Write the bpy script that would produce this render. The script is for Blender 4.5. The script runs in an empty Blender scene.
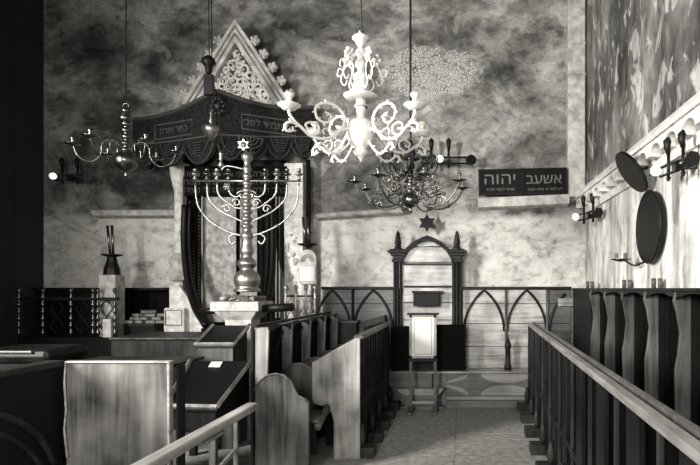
import bpy, bmesh, math, random
from mathutils import Vector, Matrix
random.seed(7)
sc = bpy.context.scene
COL = sc.collection
PI = math.pi
F = 560.0; VX, VY, EYE = 462.0, 288.0, 1.65      # focal length in px, vanishing point, eye height

def at(px, py, Y):                                # photo pixel at depth Y -> world
    return Vector(((px-VX)*Y/F, Y, EYE-(py-VY)*Y/F))

# ------------------------------------------------------------------ materials
def G(v, w=1.0): return (v, v*(1-.03*w), v*(1-.10*w), 1)

def mat_base(name):
    m = bpy.data.materials.new(name); m.use_nodes = True
    nt = m.node_tree; b = nt.nodes['Principled BSDF']
    return m, nt, b

def plain(name, v, rough=.5, metal=0.0, w=1.0, bump=0.0, scale=30, var=.25, sheen=0, coat=0, spec=.5):
    m, nt, b = mat_base(name)
    N = nt.nodes; L = nt.links
    tc = N.new('ShaderNodeTexCoord'); no = N.new('ShaderNodeTexNoise'); no.inputs['Scale'].default_value = scale
    no.inputs['Detail'].default_value = 4
    L.new(tc.outputs['Object'], no.inputs['Vector'])
    cr = N.new('ShaderNodeValToRGB'); cr.color_ramp.elements[0].position = .3; cr.color_ramp.elements[1].position = .7
    cr.color_ramp.elements[0].color = G(v*(1-var), w); cr.color_ramp.elements[1].color = G(min(1, v*(1+var)), w)
    L.new(no.outputs['Fac'], cr.inputs['Fac']); L.new(cr.outputs['Color'], b.inputs['Base Color'])
    b.inputs['Roughness'].default_value = rough; b.inputs['Metallic'].default_value = metal
    b.inputs['Specular IOR Level'].default_value = spec
    b.inputs['Sheen Weight'].default_value = sheen; b.inputs['Coat Weight'].default_value = coat
    if bump:
        bp = N.new('ShaderNodeBump'); bp.inputs['Strength'].default_value = bump; bp.inputs['Distance'].default_value = .01
        L.new(no.outputs['Fac'], bp.inputs['Height']); L.new(bp.outputs['Normal'], b.inputs['Normal'])
    return m

def wood(name, lo, hi, rough=.38, axis='Z', scale=1.0, w=1.0, knots=.5, spec=.5):
    m, nt, b = mat_base(name); N = nt.nodes; L = nt.links
    tc = N.new('ShaderNodeTexCoord'); mp = N.new('ShaderNodeMapping')
    s = [22*scale]*3; s['XYZ'.index(axis)] = 1.6*scale
    mp.inputs['Scale'].default_value = s
    L.new(tc.outputs['Object'], mp.inputs['Vector'])
    n1 = N.new('ShaderNodeTexNoise'); n1.inputs['Scale'].default_value = 1; n1.inputs['Detail'].default_value = 8; n1.inputs['Distortion'].default_value = .6
    n2 = N.new('ShaderNodeTexNoise'); n2.inputs['Scale'].default_value = 3.0; n2.inputs['Detail'].default_value = 5
    L.new(mp.outputs['Vector'], n1.inputs['Vector']); L.new(tc.outputs['Object'], n2.inputs['Vector'])
    mx = N.new('ShaderNodeMix'); mx.inputs[0].default_value = knots
    L.new(n1.outputs['Fac'], mx.inputs[2]); L.new(n2.outputs['Fac'], mx.inputs[3])
    cr = N.new('ShaderNodeValToRGB'); e = cr.color_ramp.elements
    e[0].position = .36; e[0].color = G(lo, w); e[1].position = .66; e[1].color = G(hi, w)
    L.new(mx.outputs[0], cr.inputs['Fac']); L.new(cr.outputs['Color'], b.inputs['Base Color'])
    b.inputs['Roughness'].default_value = rough; b.inputs['Specular IOR Level'].default_value = spec
    bp = N.new('ShaderNodeBump'); bp.inputs['Strength'].default_value = .25; bp.inputs['Distance'].default_value = .004
    L.new(n1.outputs['Fac'], bp.inputs['Height']); L.new(bp.outputs['Normal'], b.inputs['Normal'])
    return m

def plaster(name, stretch, band_z, lo, mid, hi, flake, rosette=False, top=.55):
    """old lime plaster: smoky patches above, fresher whitewash below band_z, flaked spots"""
    m, nt, b = mat_base(name); N = nt.nodes; L = nt.links
    tc = N.new('ShaderNodeTexCoord'); mp = N.new('ShaderNodeMapping'); mp.inputs['Scale'].default_value = stretch
    L.new(tc.outputs['Object'], mp.inputs['Vector'])
    def noise(sc_, det, dist=0.0, vec=mp.outputs['Vector'], rough=.6):
        n = N.new('ShaderNodeTexNoise'); n.inputs['Scale'].default_value = sc_; n.inputs['Detail'].default_value = det
        n.inputs['Distortion'].default_value = dist; n.inputs['Roughness'].default_value = rough
        L.new(vec, n.inputs['Vector']); return n.outputs['Fac']
    def ramp(src, stops):
        cr = N.new('ShaderNodeValToRGB'); el = cr.color_ramp.elements
        while len(el) < len(stops): el.new(.5)
        for e, (p, c) in zip(el, stops): e.position = p; e.color = c if isinstance(c, tuple) else (c, c, c, 1)
        L.new(src, cr.inputs['Fac']); return cr.outputs['Color']
    def mix(fac, a, c, mode='MIX'):
        x = N.new('ShaderNodeMix'); x.data_type = 'RGBA'; x.blend_type = mode
        if isinstance(fac, float): x.inputs[0].default_value = fac
        else: L.new(fac, x.inputs[0])
        for s, v in ((x.inputs[6], a), (x.inputs[7], c)):
            if isinstance(v, tuple): s.default_value = v
            else: L.new(v, s)
        return x.outputs[2]
    def math_(op, a, c):
        x = N.new('ShaderNodeMath'); x.operation = op
        for s, v in ((x.inputs[0], a), (x.inputs[1], c)):
            if isinstance(v, (int, float)): s.default_value = v
            else: L.new(v, s)
        return x.outputs[0]
    big = noise(.75, 8, .4, rough=.62); fine = noise(5.5, 9, .3, rough=.7); blot = noise(2.0, 6, 1.2)
    smoky = ramp(big, [(.36, G(lo)), (.5, G(mid*.8)), (.62, G(mid*1.7))])
    smoky = mix(.75, smoky, ramp(noise(3.2, 10, .35, rough=.74), [(.34, .3), (.5, 1.0), (.66, 1.8)]), 'MULTIPLY')
    sep = N.new('ShaderNodeSeparateXYZ'); L.new(tc.outputs['Object'], sep.inputs[0])
    zz = math_('ADD', sep.outputs['Z'], math_('MULTIPLY', math_('SUBTRACT', blot, .5), .35))
    white = ramp(blot, [(.34, G(hi*.62)), (.48, G(hi*.9)), (.62, G(hi))])
    bandf = ramp(math_('MULTIPLY', math_('SUBTRACT', zz, band_z-.06), 8), [(0, 0.0), (1, 1.0)])
    col = mix(bandf, white, smoky)
    grit = ramp(fine, [(.34, .3), (.46, .8), (.58, 1.0)])
    col = mix(.8, col, grit, 'MULTIPLY')
    fl = noise(flake, 3, .8)
    spots = ramp(fl, [(.56, 0.0), (.62, 1.0)])
    col = mix(math_('MULTIPLY', spots, top), col, G(hi*.9))
    scr = ramp(noise(9, 4, 2.5), [(.66, 0.0), (.68, 1.0)])
    col = mix(math_('MULTIPLY', scr, .7), col, G(lo*.6))
    if 'right' in name:
        m2 = N.new('ShaderNodeMapping'); m2.inputs['Scale'].default_value = (1, 3.2, .4); L.new(tc.outputs['Object'], m2.inputs['Vector'])
        col = mix(.85, col, ramp(noise(1.3, 6, .5, m2.outputs['Vector']), [(.38, .3), (.52, .85), (.6, 1.0)]), 'MULTIPLY')
    if rosette:
        vo = N.new('ShaderNodeTexVoronoi'); vo.feature = 'DISTANCE_TO_EDGE'; vo.inputs['Scale'].default_value = 19
        L.new(tc.outputs['Object'], vo.inputs['Vector'])
        ring = ramp(vo.outputs['Distance'], [(.08, 0.0), (.14, 1.0), (.28, 1.0), (.38, .15)])
        dx = math_('DIVIDE', math_('SUBTRACT', sep.outputs['X'], -.45), .72)
        dz = math_('DIVIDE', math_('SUBTRACT', sep.outputs['Z'], 4.85), .42)
        d = math_('ADD', math_('MULTIPLY', dx, dx), math_('MULTIPLY', dz, dz))
        d = math_('ADD', d, math_('MULTIPLY', math_('SUBTRACT', blot, .5), 3.0))
        area = ramp(d, [(.75, .8), (1.0, 0.0)])
        col = mix(math_('MULTIPLY', area, ring), col, G(hi*.85))
    L.new(col, b.inputs['Base Color']); b.inputs['Roughness'].default_value = .85
    b.inputs['Specular IOR Level'].default_value = .25
    bp = N.new('ShaderNodeBump'); bp.inputs['Strength'].default_value = .55; bp.inputs['Distance'].default_value = .02
    L.new(math_('ADD', math_('MULTIPLY', fine, .6), blot), bp.inputs['Height']); L.new(bp.outputs['Normal'], b.inputs['Normal'])
    return m

def emis(name, c, s):
    m, nt, b = mat_base(name)
    b.inputs['Emission Color'].default_value = c; b.inputs['Emission Strength'].default_value = s
    b.inputs['Base Color'].default_value = c
    return m

M = {}
M['wall_back'] = plaster('sooty plaster back', (1, 1, 1.35), 2.72, .035, .2, .62, 1.6, True, .22)
M['wall_right'] = plaster('flaking plaster right', (1.0, .8, .5), 2.95, .04, .17, .85, 5.0, False, .5)
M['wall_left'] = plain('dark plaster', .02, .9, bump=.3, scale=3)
M['stone'] = plain('weathered sandstone', .42, .85, bump=.5, scale=9, var=.4)
M['stone_light'] = plain('pale limestone', .62, .8, bump=.5, scale=12, var=.3)
M['stone_dark'] = plain('grimy and shaded sandstone', .2, .85, bump=.6, scale=7, var=.5)
M['relief'] = plain('carved limestone', .55, .75, bump=.4, scale=20, var=.15)
M['floor'] = plain('worn paving', .27, .7, bump=.5, scale=14, var=.35)
M['ceiling'] = plain('smoked plaster', .12, .9)
M['wood_dark'] = wood('black stained wood', .003, .012, .5, 'Z', spec=.15)
M['wood_mid'] = wood('brown stained wood', .006, .04, .45, 'Z', spec=.15)
M['wood_grey'] = wood('worn oak', .02, .13, .42, 'Z', spec=.35)
M['wood_front'] = wood('rubbed panel wood', .05, .36, .4, 'Z', knots=.62)
M['wood_arm'] = wood('dull seat wood', .01, .10, .42, 'Z', spec=.3)
M['wood_pew'] = wood('scuffed pew wood', .02, .24, .35, 'Z', knots=.65)
M['wood_row'] = wood('blackened desk wood', .001, .012, .45, 'Z', spec=.12)
M['wood_rail'] = wood('dull rail wood', .05, .3, .35, 'Y')
M['wood_post'] = wood('lit upright wood', .05, .3, .4, 'Z')  # lighter wood for the left stall uprights, light put into the colour
M['wood_edge'] = wood('rubbed rail wood', .14, .55, .3, 'Y')
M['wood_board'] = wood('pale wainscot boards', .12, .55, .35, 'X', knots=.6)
M['wood_boardd'] = wood('dim and shaded wainscot boards', .02, .11, .4, 'X')
M['wood_frame'] = wood('dark frame wood', .004, .02, .42, 'Z', spec=.15)
M['niche'] = wood('shaded niche wood', .001, .005, .6, 'Z', spec=.06)  # near-black for recessed parts, their shade is put into the colour
M['plinth'] = wood('painted plinth boards', .05, .16, .45, 'X')
M['plinth_light'] = wood('pale cut board', .16, .34, .45, 'X')
M['brass'] = plain('brass', .55, .25, 1.0, var=.1)
M['brass_dark'] = plain('tarnished brass', .17, .3, 1.0, var=.3)
M['brass_pale'] = plain('pale polished brass', .33, .36, .9, var=.2)
M['white'] = plain('white enamelled metal', .62, .45, 0, var=.03, coat=.3)
M['iron'] = plain('black iron', .01, .45, .4, spec=.3)
M['velvet'] = plain('black velvet', .006, .95, spec=.1, scale=60, bump=.4)
M['canopy_cloth'] = plain('embroidered black velvet', .016, .9, scale=35, bump=.5, var=.8, spec=.15)
M['thread'] = plain('silver thread', .11, .5, .2, var=.35, scale=50)
M['thread_dim'] = plain('dim embroidery', .04, .7, 0, var=.4, scale=60)
M['damask'] = plain('damask brocade', .3, .7, 0, var=.45, scale=14, bump=.2)
M['curtain'] = plain('dark curtain', .008, .9, scale=40, spec=.1)
M['card'] = plain('white card', .72, .7, var=.02)
M['candle'] = plain('wax candle', .55, .5, var=.05)
M['board_black'] = plain('black board', .006, .5, spec=.1)
M['letter'] = plain('grey lettering', .12, .6, var=.3)
M['book'] = plain('book cover', .09, .7, var=.3); M['page'] = plain('page block', .25, .8, var=.2)
M['lacquer'] = plain('black lacquer', .005, .45, spec=.2)
M['lamp_glow'] = emis('lamp glass', (1, .97, .88, 1), 1.0)
M['daylight'] = emis('daylight pane', (1, .98, .94, 1), .5)

# ------------------------------------------------------------------ mesh builder
class MB:
    def __init__(s): s.bm = bmesh.new()
    def box(s, x0, x1, y0, y1, z0, z1):
        v = [s.bm.verts.new((x, y, z)) for x in (x0, x1) for y in (y0, y1) for z in (z0, z1)]
        for f in ((0,1,3,2),(4,6,7,5),(0,4,5,1),(2,3,7,6),(0,2,6,4),(1,5,7,3)): s.bm.faces.new([v[i] for i in f])
        return s
    def prism(s, pts, axis, a, b):
        """closed 2-D outline extruded along axis from a to b; pts are the other two coords in order"""
        def mk(p, t):
            return {'X': (t, p[0], p[1]), 'Y': (p[0], t, p[1]), 'Z': (p[0], p[1], t)}[axis]
        A = [s.bm.verts.new(mk(p, a)) for p in pts]; B = [s.bm.verts.new(mk(p, b)) for p in pts]
        s.bm.faces.new(A); s.bm.faces.new(B[::-1]); n = len(pts)
        for i in range(n): s.bm.faces.new((A[i], A[(i+1) % n], B[(i+1) % n], B[i]))
        return s
    def hull8(s, a, b):                            # a, b: two quads (lists of 4 points)
        A = [s.bm.verts.new(p) for p in a]; B = [s.bm.verts.new(p) for p in b]
        s.bm.faces.new(A); s.bm.faces.new(B[::-1])
        for i in range(4): s.bm.faces.new((A[i], A[(i+1) % 4], B[(i+1) % 4], B[i]))
        return s
    def tube(s, pts, r, seg=8, closed=False):
        pts = [Vector(p) for p in pts]; n = len(pts)
        rr = r if isinstance(r, (list, tuple)) else [r]*n
        rings = []; up = None
        for i, p in enumerate(pts):
            if closed: t = pts[(i+1) % n]-pts[i-1]
            else: t = pts[min(i+1, n-1)]-pts[max(i-1, 0)]
            if t.length < 1e-9: t = Vector((0, 0, 1))
            t.normalize()
            if up is None: up = Vector((0, 0, 1)) if abs(t.z) < .9 else Vector((1, 0, 0))
            u = t.cross(up)
            if u.length < 1e-6: u = t.orthogonal()
            u.normalize(); w = u.cross(t); up = w
            rings.append([s.bm.verts.new(p+rr[i]*(math.cos(2*PI*k/seg)*u+math.sin(2*PI*k/seg)*w)) for k in range(seg)])
        m = n if closed else n-1
        for i in range(m):
            a, b = rings[i], rings[(i+1) % n]
            for k in range(seg): s.bm.faces.new((a[k], a[(k+1) % seg], b[(k+1) % seg], b[k]))
        if not closed: s.bm.faces.new(rings[0][::-1]); s.bm.faces.new(rings[-1])
        return s
    def lathe(s, prof, c, seg=20, squash=None):
        rings = []
        for r, z in prof:
            r = max(r, .0006)
            rings.append([s.bm.verts.new((c[0]+r*math.cos(2*PI*k/seg), c[1]+r*math.sin(2*PI*k/seg), c[2]+z)) for k in range(seg)])
        for a, b in zip(rings, rings[1:]):
            for k in range(seg): s.bm.faces.new((a[k], a[(k+1) % seg], b[(k+1) % seg], b[k]))
        s.bm.faces.new(rings[0][::-1]); s.bm.faces.new(rings[-1])
        return s
    def ball(s, c, r, sx=1, sy=1, sz=1, n=10):
        mt = Matrix.Translation(Vector(c)) @ Matrix.Diagonal((sx, sy, sz, 1))
        bmesh.ops.create_uvsphere(s.bm, u_segments=n, v_segments=max(6, n*2//3), radius=r, matrix=mt); return s
    def disc(s, c, r, n, th=.01, seg=32, rx=None):
        n = Vector(n).normalized(); q = n.to_track_quat('Z', 'Y').to_matrix().to_4x4()
        bmesh.ops.create_cone(s.bm, cap_ends=True, segments=seg, radius1=r, radius2=rx or r, depth=th, matrix=Matrix.Translation(Vector(c)) @ q); return s
    def xf(s, mtx): s.bm.transform(mtx); return s
    def build(s, name, mat, parent=None, smooth=False, bevel=0, root=None):
        bm = s.bm
        bmesh.ops.recalc_face_normals(bm, faces=bm.faces)
        me = bpy.data.meshes.new(name)
        r = parent
        while r is not None and r.parent is not None: r = r.parent
        if r is not None: bm.transform(Matrix.Translation(-Vector(r.location)))
        bm.to_mesh(me); bm.free()
        me.materials.append(mat if not isinstance(mat, str) else M[mat])
        o = bpy.data.objects.new(name, me); COL.objects.link(o)
        if parent is not None: o.parent = parent
        if smooth: me.polygons.foreach_set('use_smooth', [True]*len(me.polygons))
        if bevel:
            b = o.modifiers.new('b', 'BEVEL'); b.width = bevel; b.segments = 2; b.limit_method = 'ANGLE'
        return o

def tag(o, label=None, cat=None, group=None, kind=None):
    for k, v in (('label', label), ('category', cat), ('group', group), ('kind', kind)):
        if v: o[k] = v
    return o
def thing(name, loc, label, cat, group=None):
    o = bpy.data.objects.new(name, None); COL.objects.link(o); o.location = loc; o.empty_display_size = .1
    return tag(o, label, cat, group)
def copy_tree(o, parent=None):
    c = o.copy(); COL.objects.link(c)
    if parent is not None: c.parent = parent
    for ch in [x for x in COL.objects if x.parent == o]: copy_tree(ch, c)
    return c
def cr(pts, n=6):                                  # Catmull-Rom through points
    P = [Vector(p) for p in pts]; P = [P[0]*2-P[1]]+P+[P[-1]*2-P[-2]]; out = []
    for i in range(1, len(P)-2):
        for k in range(n):
            t = k/n; a, b, c, d = P[i-1:i+3]
            out.append(.5*((2*b)+(c-a)*t+(2*a-5*b+4*c-d)*t*t+(3*b-a-3*c+d)*t**3))
    out.append(P[-2]); return out
def arcpts(cx, cz, r, a0, a1, n=12):
    return [(cx+r*math.cos(math.radians(a0+(a1-a0)*i/n)), cz+r*math.sin(math.radians(a0+(a1-a0)*i/n))) for i in range(n+1)]
def pointed(x0, x1, z0, z1, n=8):
    """outline of a pointed arch from (x0,z0) up to the apex z1 and down to (x1,z0)"""
    a = (x1-x0)/2; h = z1-z0; R = (a*a+h*h)/(2*a); tm = math.atan2(h, a-R) if R > a else PI/2
    tm = math.asin(min(1, h/R)); L_ = [(x0+R-R*math.cos(tm*i/n), z0+R*math.sin(tm*i/n)) for i in range(n+1)]
    R_ = [(x0+x1-x, z) for x, z in L_[:-1]][::-1]
    return L_+R_
def text_mesh(body, size, mat, parent, name, loc, rot, depth=.004, rev=True, wx=1.0):
    cu = bpy.data.curves.new('txt', 'FONT'); cu.body = body[::-1] if rev else body; cu.size = size; cu.extrude = depth
    cu.align_x = 'CENTER'; cu.align_y = 'CENTER'
    o = bpy.data.objects.new('txt', cu); COL.objects.link(o)
    dg = bpy.context.evaluated_depsgraph_get(); me = bpy.data.meshes.new_from_object(o.evaluated_get(dg))
    bpy.data.objects.remove(o)
    q = rot.to_matrix().to_4x4() if hasattr(rot, 'to_matrix') else rot
    r = parent
    while r.parent is not None: r = r.parent
    me.transform(Matrix.Translation(Vector(loc)-Vector(r.location)) @ q @ Matrix.Diagonal((wx, 1, 1, 1)))
    me.materials.clear(); me.materials.append(M[mat])
    b = bpy.data.objects.new(name, me); COL.objects.link(b); b.parent = parent
    return b
from mathutils import Euler
FRONT = Euler((PI/2, 0, 0))                         # text readable from -Y

# ------------------------------------------------------------------ room
YB, XR, XL, YN, ZC = 8.30, 1.823, -6.3, -3.2, 7.2
def struct(o): o['kind'] = 'structure'; return o
struct(MB().box(XL, XR+.4, YN, YB+.3, -.2, 0).build('floor', 'floor'))
struct(MB().box(XL-.3, XR+.4, YN-.3, YB+.3, ZC, ZC+.2).build('ceiling', 'ceiling'))
struct(MB().box(XL-.3, XR+.4, YB, YB+.3, 0, ZC).build('wall_back', 'wall_back'))
struct(MB().box(XR, XR+.4, YN, YB, 0, ZC).build('wall_right', 'wall_right'))
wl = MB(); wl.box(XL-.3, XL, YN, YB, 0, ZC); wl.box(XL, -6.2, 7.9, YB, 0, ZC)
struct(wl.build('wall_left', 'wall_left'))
e = thing('window_3', (XL+.02, 1.2, 2.1), None, None); e['kind'] = 'structure'
MB().box(XL, XL+.01, 0.4, 2.0, 2.1, 4.5).build('window_pane', 'daylight', e)
fr = MB()
for y_ in (.36, 1.17, 1.98): fr.box(XL, XL+.04, y_, y_+.06, 2.06, 4.54)
for z_ in (2.06, 3.3, 4.48): fr.box(XL, XL+.04, 0.36, 2.04, z_, z_+.06)
fr.build('window_frame', 'wood_dark', e)
# near wall with two window openings (behind the camera)
nw = MB(); W = [(-2.3, -.9), (.0, 1.4)]; z0, z1 = 1.7, 4.3
nw.box(XL, W[0][0], YN-.3, YN, 0, ZC); nw.box(W[0][1], W[1][0], YN-.3, YN, 0, ZC); nw.box(W[1][1], XR, YN-.3, YN, 0, ZC)
for a, b in W: nw.box(a, b, YN-.3, YN, 0, z0); nw.box(a, b, YN-.3, YN, z1, ZC)
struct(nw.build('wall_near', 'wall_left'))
for i, (a, b) in enumerate(W):
    e = thing('window_%d' % (i+1), ((a+b)/2, YN-.2, z0), None, None); e['kind'] = 'structure'
    MB().box(a, b, YN-.26, YN-.25, z0, z1).build('window_pane', 'daylight', e)
    fr = MB()
    for x in (a, b-.06, (a+b)/2-.03): fr.box(x, x+.06, YN-.24, YN-.18, z0, z1)
    for z in (z0, z0+.85, z0+1.7, z1-.06): fr.box(a, b, YN-.24, YN-.18, z, z+.06)
    fr.build('window_frame', 'wood_dark', e)
# corner shaft standing on the ledge, with two rings
sh = MB(); sh.box(1.55, 1.80, YB-.14, YB+.01, 2.98, ZC)
for z in (4.75, 5.2): sh.box(1.535, 1.81, YB-.165, YB, z, z+.03)
struct(sh.build('trim_1', 'stone', bevel=.02))
# sloping ledge on the right wall with a little hanging arch frieze under it
lg = MB(); lg.prism([(1.83, 3.17), (1.83, 2.95), (1.66, 2.95), (1.655, 2.985)], 'Y', YN, YB-.01)
lg.build('trim_2', 'stone_light')['kind'] = 'structure'
fz = MB(); ya = YN
pitch = .36
while ya < YB-.1:
    yb_ = min(ya+pitch, YB-.01)
    o = [(ya, 2.955), (yb_, 2.955), (yb_, 2.83)]
    c, rr = (ya+yb_)/2, pitch*.36
    o += [(c+rr*math.cos(t), 2.83+.085*math.sin(t)) for t in [PI*k/8 for k in range(9)]]+[(ya, 2.83)]
    fz.prism([(p[0], p[1]) for p in o], 'X', 1.685, 1.83)
    ya += pitch
fz.box(1.79, 1.83, YN, YB-.01, 2.74, 2.84)
struct(fz.build('trim_3', 'stone_light'))
struct(MB().box(1.795, 1.83, YN, YB-.01, 2.83, 2.955).build('trim_shade', 'stone_dark'))  # dark strip added behind the arch openings, their shade put in as colour
def ledge(px0, px1, y0, y1, th, name, mt):
    a, b = at(px0, y0, 8.2), at(px1, y1, 8.2)
    m = MB(); t = th
    m.hull8([(a.x, 8.12, a.z), (b.x, 8.12, b.z), (b.x, YB, b.z+.04), (a.x, YB, a.z+.04)],
            [(a.x, 8.16, a.z-t), (b.x, 8.16, b.z-t), (b.x, YB, b.z-t-.03), (a.x, YB, a.z-t-.03)])
    struct(m.build(name, mt, bevel=.008))
ledge(478, 569, 199, 195, .13, 'trim_4', 'stone')
ledge(94, 176, 211, 211, .07, 'trim_5', 'stone')
ledge(317, 404, 215, 209, .05, 'trim_6', 'stone')

# paving joints in the aisle
j = MB()
for px, a, b in ((456.5, 7.6, 2.0),): x = (px-VX)*5/F; j.box(-.08, -.068, 2.0, 7.75, 0, .002)
for yy in (3.4, 4.9, 6.35): j.box(-.8, .85, yy, yy+.01, 0, .002)
struct(j.build('trim_7', 'stone_dark'))

# ------------------------------------------------------------------ plinth (bench step) along back wall
pl = thing('bench_plinth', (.15, 7.85, 0), 'long low painted plinth with scalloped front boards below the arched panelling', 'bench')
MB().box(-1.02, 1.58, 7.86, 8.14, 0, .46).build('front_board', 'plinth', pl)
MB().box(-1.04, 1.58, 7.80, 8.14, .46, .485).build('bench_top', 'wood_board', pl, bevel=.006)
MB().box(-.22, 1.3, 7.70, 7.86, 0, .10).build('step', 'plinth', pl, bevel=.008)
MB().box(-.22, 1.3, 7.74, 7.86, .10, .15).build('upper_step', 'plinth_light', pl, bevel=.008)
for cx in (-.27, .62, 1.5):
    for top in (0, 1):
        zb = .45 if top else .15
        pts = [(cx+.36*math.cos(t), zb+(-.13 if top else .14)*math.sin(t)) for t in [PI*k/14 for k in range(15)]]
        pts = [p for p in pts if -.30 <= p[0] <= 1.58]
        if len(pts) > 2:
            x_ = [p[0] for p in pts]
            pts = [(max(x_), zb)]+pts+[(min(x_), zb)] if False else pts
            MB().prism(pts, 'Y', 7.845, 7.87).build('scallop', 'plinth_light', pl)
for px in (434, 444):
    x = at(px, 0, 7.84).x; MB().box(x-.03, x+.03, 7.83, 7.87, .02, .46).build('post', 'wood_frame' if px == 434 else 'plinth', pl)
# kneeling step in front of the canopied seat
st = thing('footstep', (-.43, 7.7, 0), 'small wooden footstep with pale worn top behind the reading stand', 'step')
MB().prism([(-.90, .28), (-.24, .28), (-.32, .19), (-.80, .19)], 'Y', 7.60, 7.78).build('top', 'plinth_light', st, bevel=.006)
MB().box(-.78, -.33, 7.64, 7.78, 0, .19).build('box', 'plinth', st)
MB().box(-.84, -.26, 7.60, 7.78, 0, .035).build('base', 'plinth', st, bevel=.005)

# ------------------------------------------------------------------ arched wainscot
def panelling(name, px0, px1, posts, arches, label, bmat, zb=.485):
    Y = 8.15
    X0, X1 = at(px0, 0, Y).x, min(1.585, at(px1, 0, Y).x)
    t = thing(name, ((X0+X1)/2, Y, zb), label, 'panelling')
    zt = EYE-.02
    zs = [zb, 1.65-86*Y/F*.72, EYE-36*Y/F, EYE-15*Y/F, zt]
    zs = [zb, .80, 1.13, 1.42, zt]
    for a, b in zip(zs, zs[1:]):
        xm_ = min(X1, at(547, 0, Y).x)
        MB().box(X0, xm_, Y, Y+.03, a+.004, b-.004).build('board', bmat, t, bevel=.004)
        if X1 > xm_+.01: MB().box(xm_, X1, Y, Y+.03, a+.004, b-.004).build('board', 'wood_boardd', t, bevel=.004)  # rightmost boards darker: shading put into the wood colour
    MB().box(X0, X1, Y+.03, YB, zb, zt).build('backing', 'wood_dark', t)
    MB().box(X0, X1, Y-.06, YB, zt, zt+.04).build('cap_rail', 'wood_frame', t, bevel=.006)
    for px in posts:
        x = at(px, 0, Y).x
        MB().lathe([(.028, zb), (.028, zb+.06), (.018, zb+.08), (.018, 1.02), (.03, 1.04), (.03, 1.07), (.02, 1.09), (.02, zt)], (x, Y-.02, 0), 10).build('colonnette', 'wood_grey' if px > 470 else 'wood_frame', t, smooth=True)
    for a, b in arches:
        xa, xb = at(a, 0, Y).x, at(b, 0, Y).x
        o = [q for q in pointed(xa, xb, 1.02, zt-.01) if q[0] < 1.56]
        MB().tube([(x, Y-.015, z) for x, z in o], .02, 6).build('pointed_arch', 'wood_frame', t, smooth=True)
        if a > 545: MB().box(at(557,0,Y).x, at(579,0,Y).x, Y-.006, Y+.01, EYE-44/68.7*1.0+.0, EYE-44/68.7+.01).build('inlay', 'wood_grey', t)
    return t
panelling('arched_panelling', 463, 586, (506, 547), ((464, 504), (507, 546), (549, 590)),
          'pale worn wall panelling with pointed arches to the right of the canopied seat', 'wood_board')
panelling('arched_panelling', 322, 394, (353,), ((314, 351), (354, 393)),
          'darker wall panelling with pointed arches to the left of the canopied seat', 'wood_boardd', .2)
# pale repair board inside the last arch
rb = MB().box(at(558,0,8.1).x, at(579,0,8.1).x, 8.10, 8.128, 1.65-.26, 1.65-.15).build('repair_board', 'wood_board')
tag(rb, 'short pale repair board inside the rightmost arch of the panelling', 'board')
ar = thing('bench_divider_post', (at(508,0,8.0).x, 8.0, .485), 'small dark turned post standing on the plinth in front of the arched panelling', 'post')
c = ar.location
MB().lathe([(.05, 0), (.05, .05), (.035, .07), (.035, .30), (.05, .32), (.04, .38), (.01, .44)], c, 12).build('shaft', 'wood_frame', ar, smooth=True)
MB().tube([(c.x, c.y, c.z+.44), (c.x, c.y, c.z+.50)], .006).build('pin', 'iron', ar)

# ------------------------------------------------------------------ canopied seat
Y = 8.02; s_ = F/Y
cs = thing('canopied_seat', (at(427.5, 0, Y).x, Y, .485), 'tall carved seat with pointed arch canopy and two obelisk finials', 'seat')
xL, xR = at(398, 0, Y).x, at(457, 0, Y).x
for x in (xL, xR):
    p = MB()
    for dx in (-.045, 0, .045): p.lathe([(.03, .485), (.03, .6), (.022, .62), (.022, 2.02), (.03, 2.04)], (x+dx, Y-(.03 if dx == 0 else 0), 0), 10)
    pp = p.build('post', 'wood_frame', cs, smooth=True)
    cp = MB()
    for a, b, w in ((2.02, 2.06, .085), (2.06, 2.11, .07), (2.11, 2.15, .10), (2.15, 2.185, .14), (2.185, 2.205, .11)): cp.box(x-w, x+w, Y-w*.8, Y+w*.8, a, b)
    cp.build('capital', 'wood_frame', pp, bevel=.006)
    fn = MB(); fn.lathe([(.065, 2.205), (.065, 2.22), (.04, 2.228), (.052, 2.245), (.052, 2.255), (.03, 2.265), (.052, 2.28), (.04, 2.36), (.024, 2.44), (.004, 2.475)], (x, Y, 0), 8)
    fn.build('finial', 'wood_frame', pp)
o = [at(a_, b_, Y) for a_, b_ in ((403, 264), (404.5, 258), (409, 251), (415, 246), (421, 242.5), (427.5, 240.5))]; o = [(p.x, p.z) for p in o]
oo = [at(a_, b_, Y) for a_, b_ in ((400, 264), (401, 256), (406, 248.5), (413, 242.3), (420, 238.5), (427.5, 235.5))]; oo = [(p.x, p.z) for p in oo]
cx = at(427.5, 0, Y).x
mir = lambda q: q+[(2*cx-x, z) for x, z in q[:-1]][::-1]
o, oo = mir(o), mir(oo)
ring = MB(); n = len(o)
for k in range(n-1):
    ring.hull8([(o[k][0], Y-.07, o[k][1]), (o[k+1][0], Y-.07, o[k+1][1]), (oo[k+1][0], Y-.07, oo[k+1][1]), (oo[k][0], Y-.07, oo[k][1])],
               [(o[k][0], Y+.05, o[k][1]), (o[k+1][0], Y+.05, o[k+1][1]), (oo[k+1][0], Y+.05, oo[k+1][1]), (oo[k][0], Y+.05, oo[k][1])])
ring.build('arch_moulding', 'wood_frame', cs)
MB().tube([((a_[0]+b_[0])/2, Y-.075, (a_[1]+b_[1])/2) for a_, b_ in zip(o, oo)], .01, 6).build('arch_bead', 'wood_mid', cs, smooth=True)
hts = [.9, 1.19, 1.44, 1.67, 2.02, 2.24]
for a, b in zip(hts, hts[1:]): MB().box(xL+.07, xR-.07, Y+.02, Y+.05, a+.005, b-.005).build('back_board', 'wood_board', cs, bevel=.004)
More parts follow.
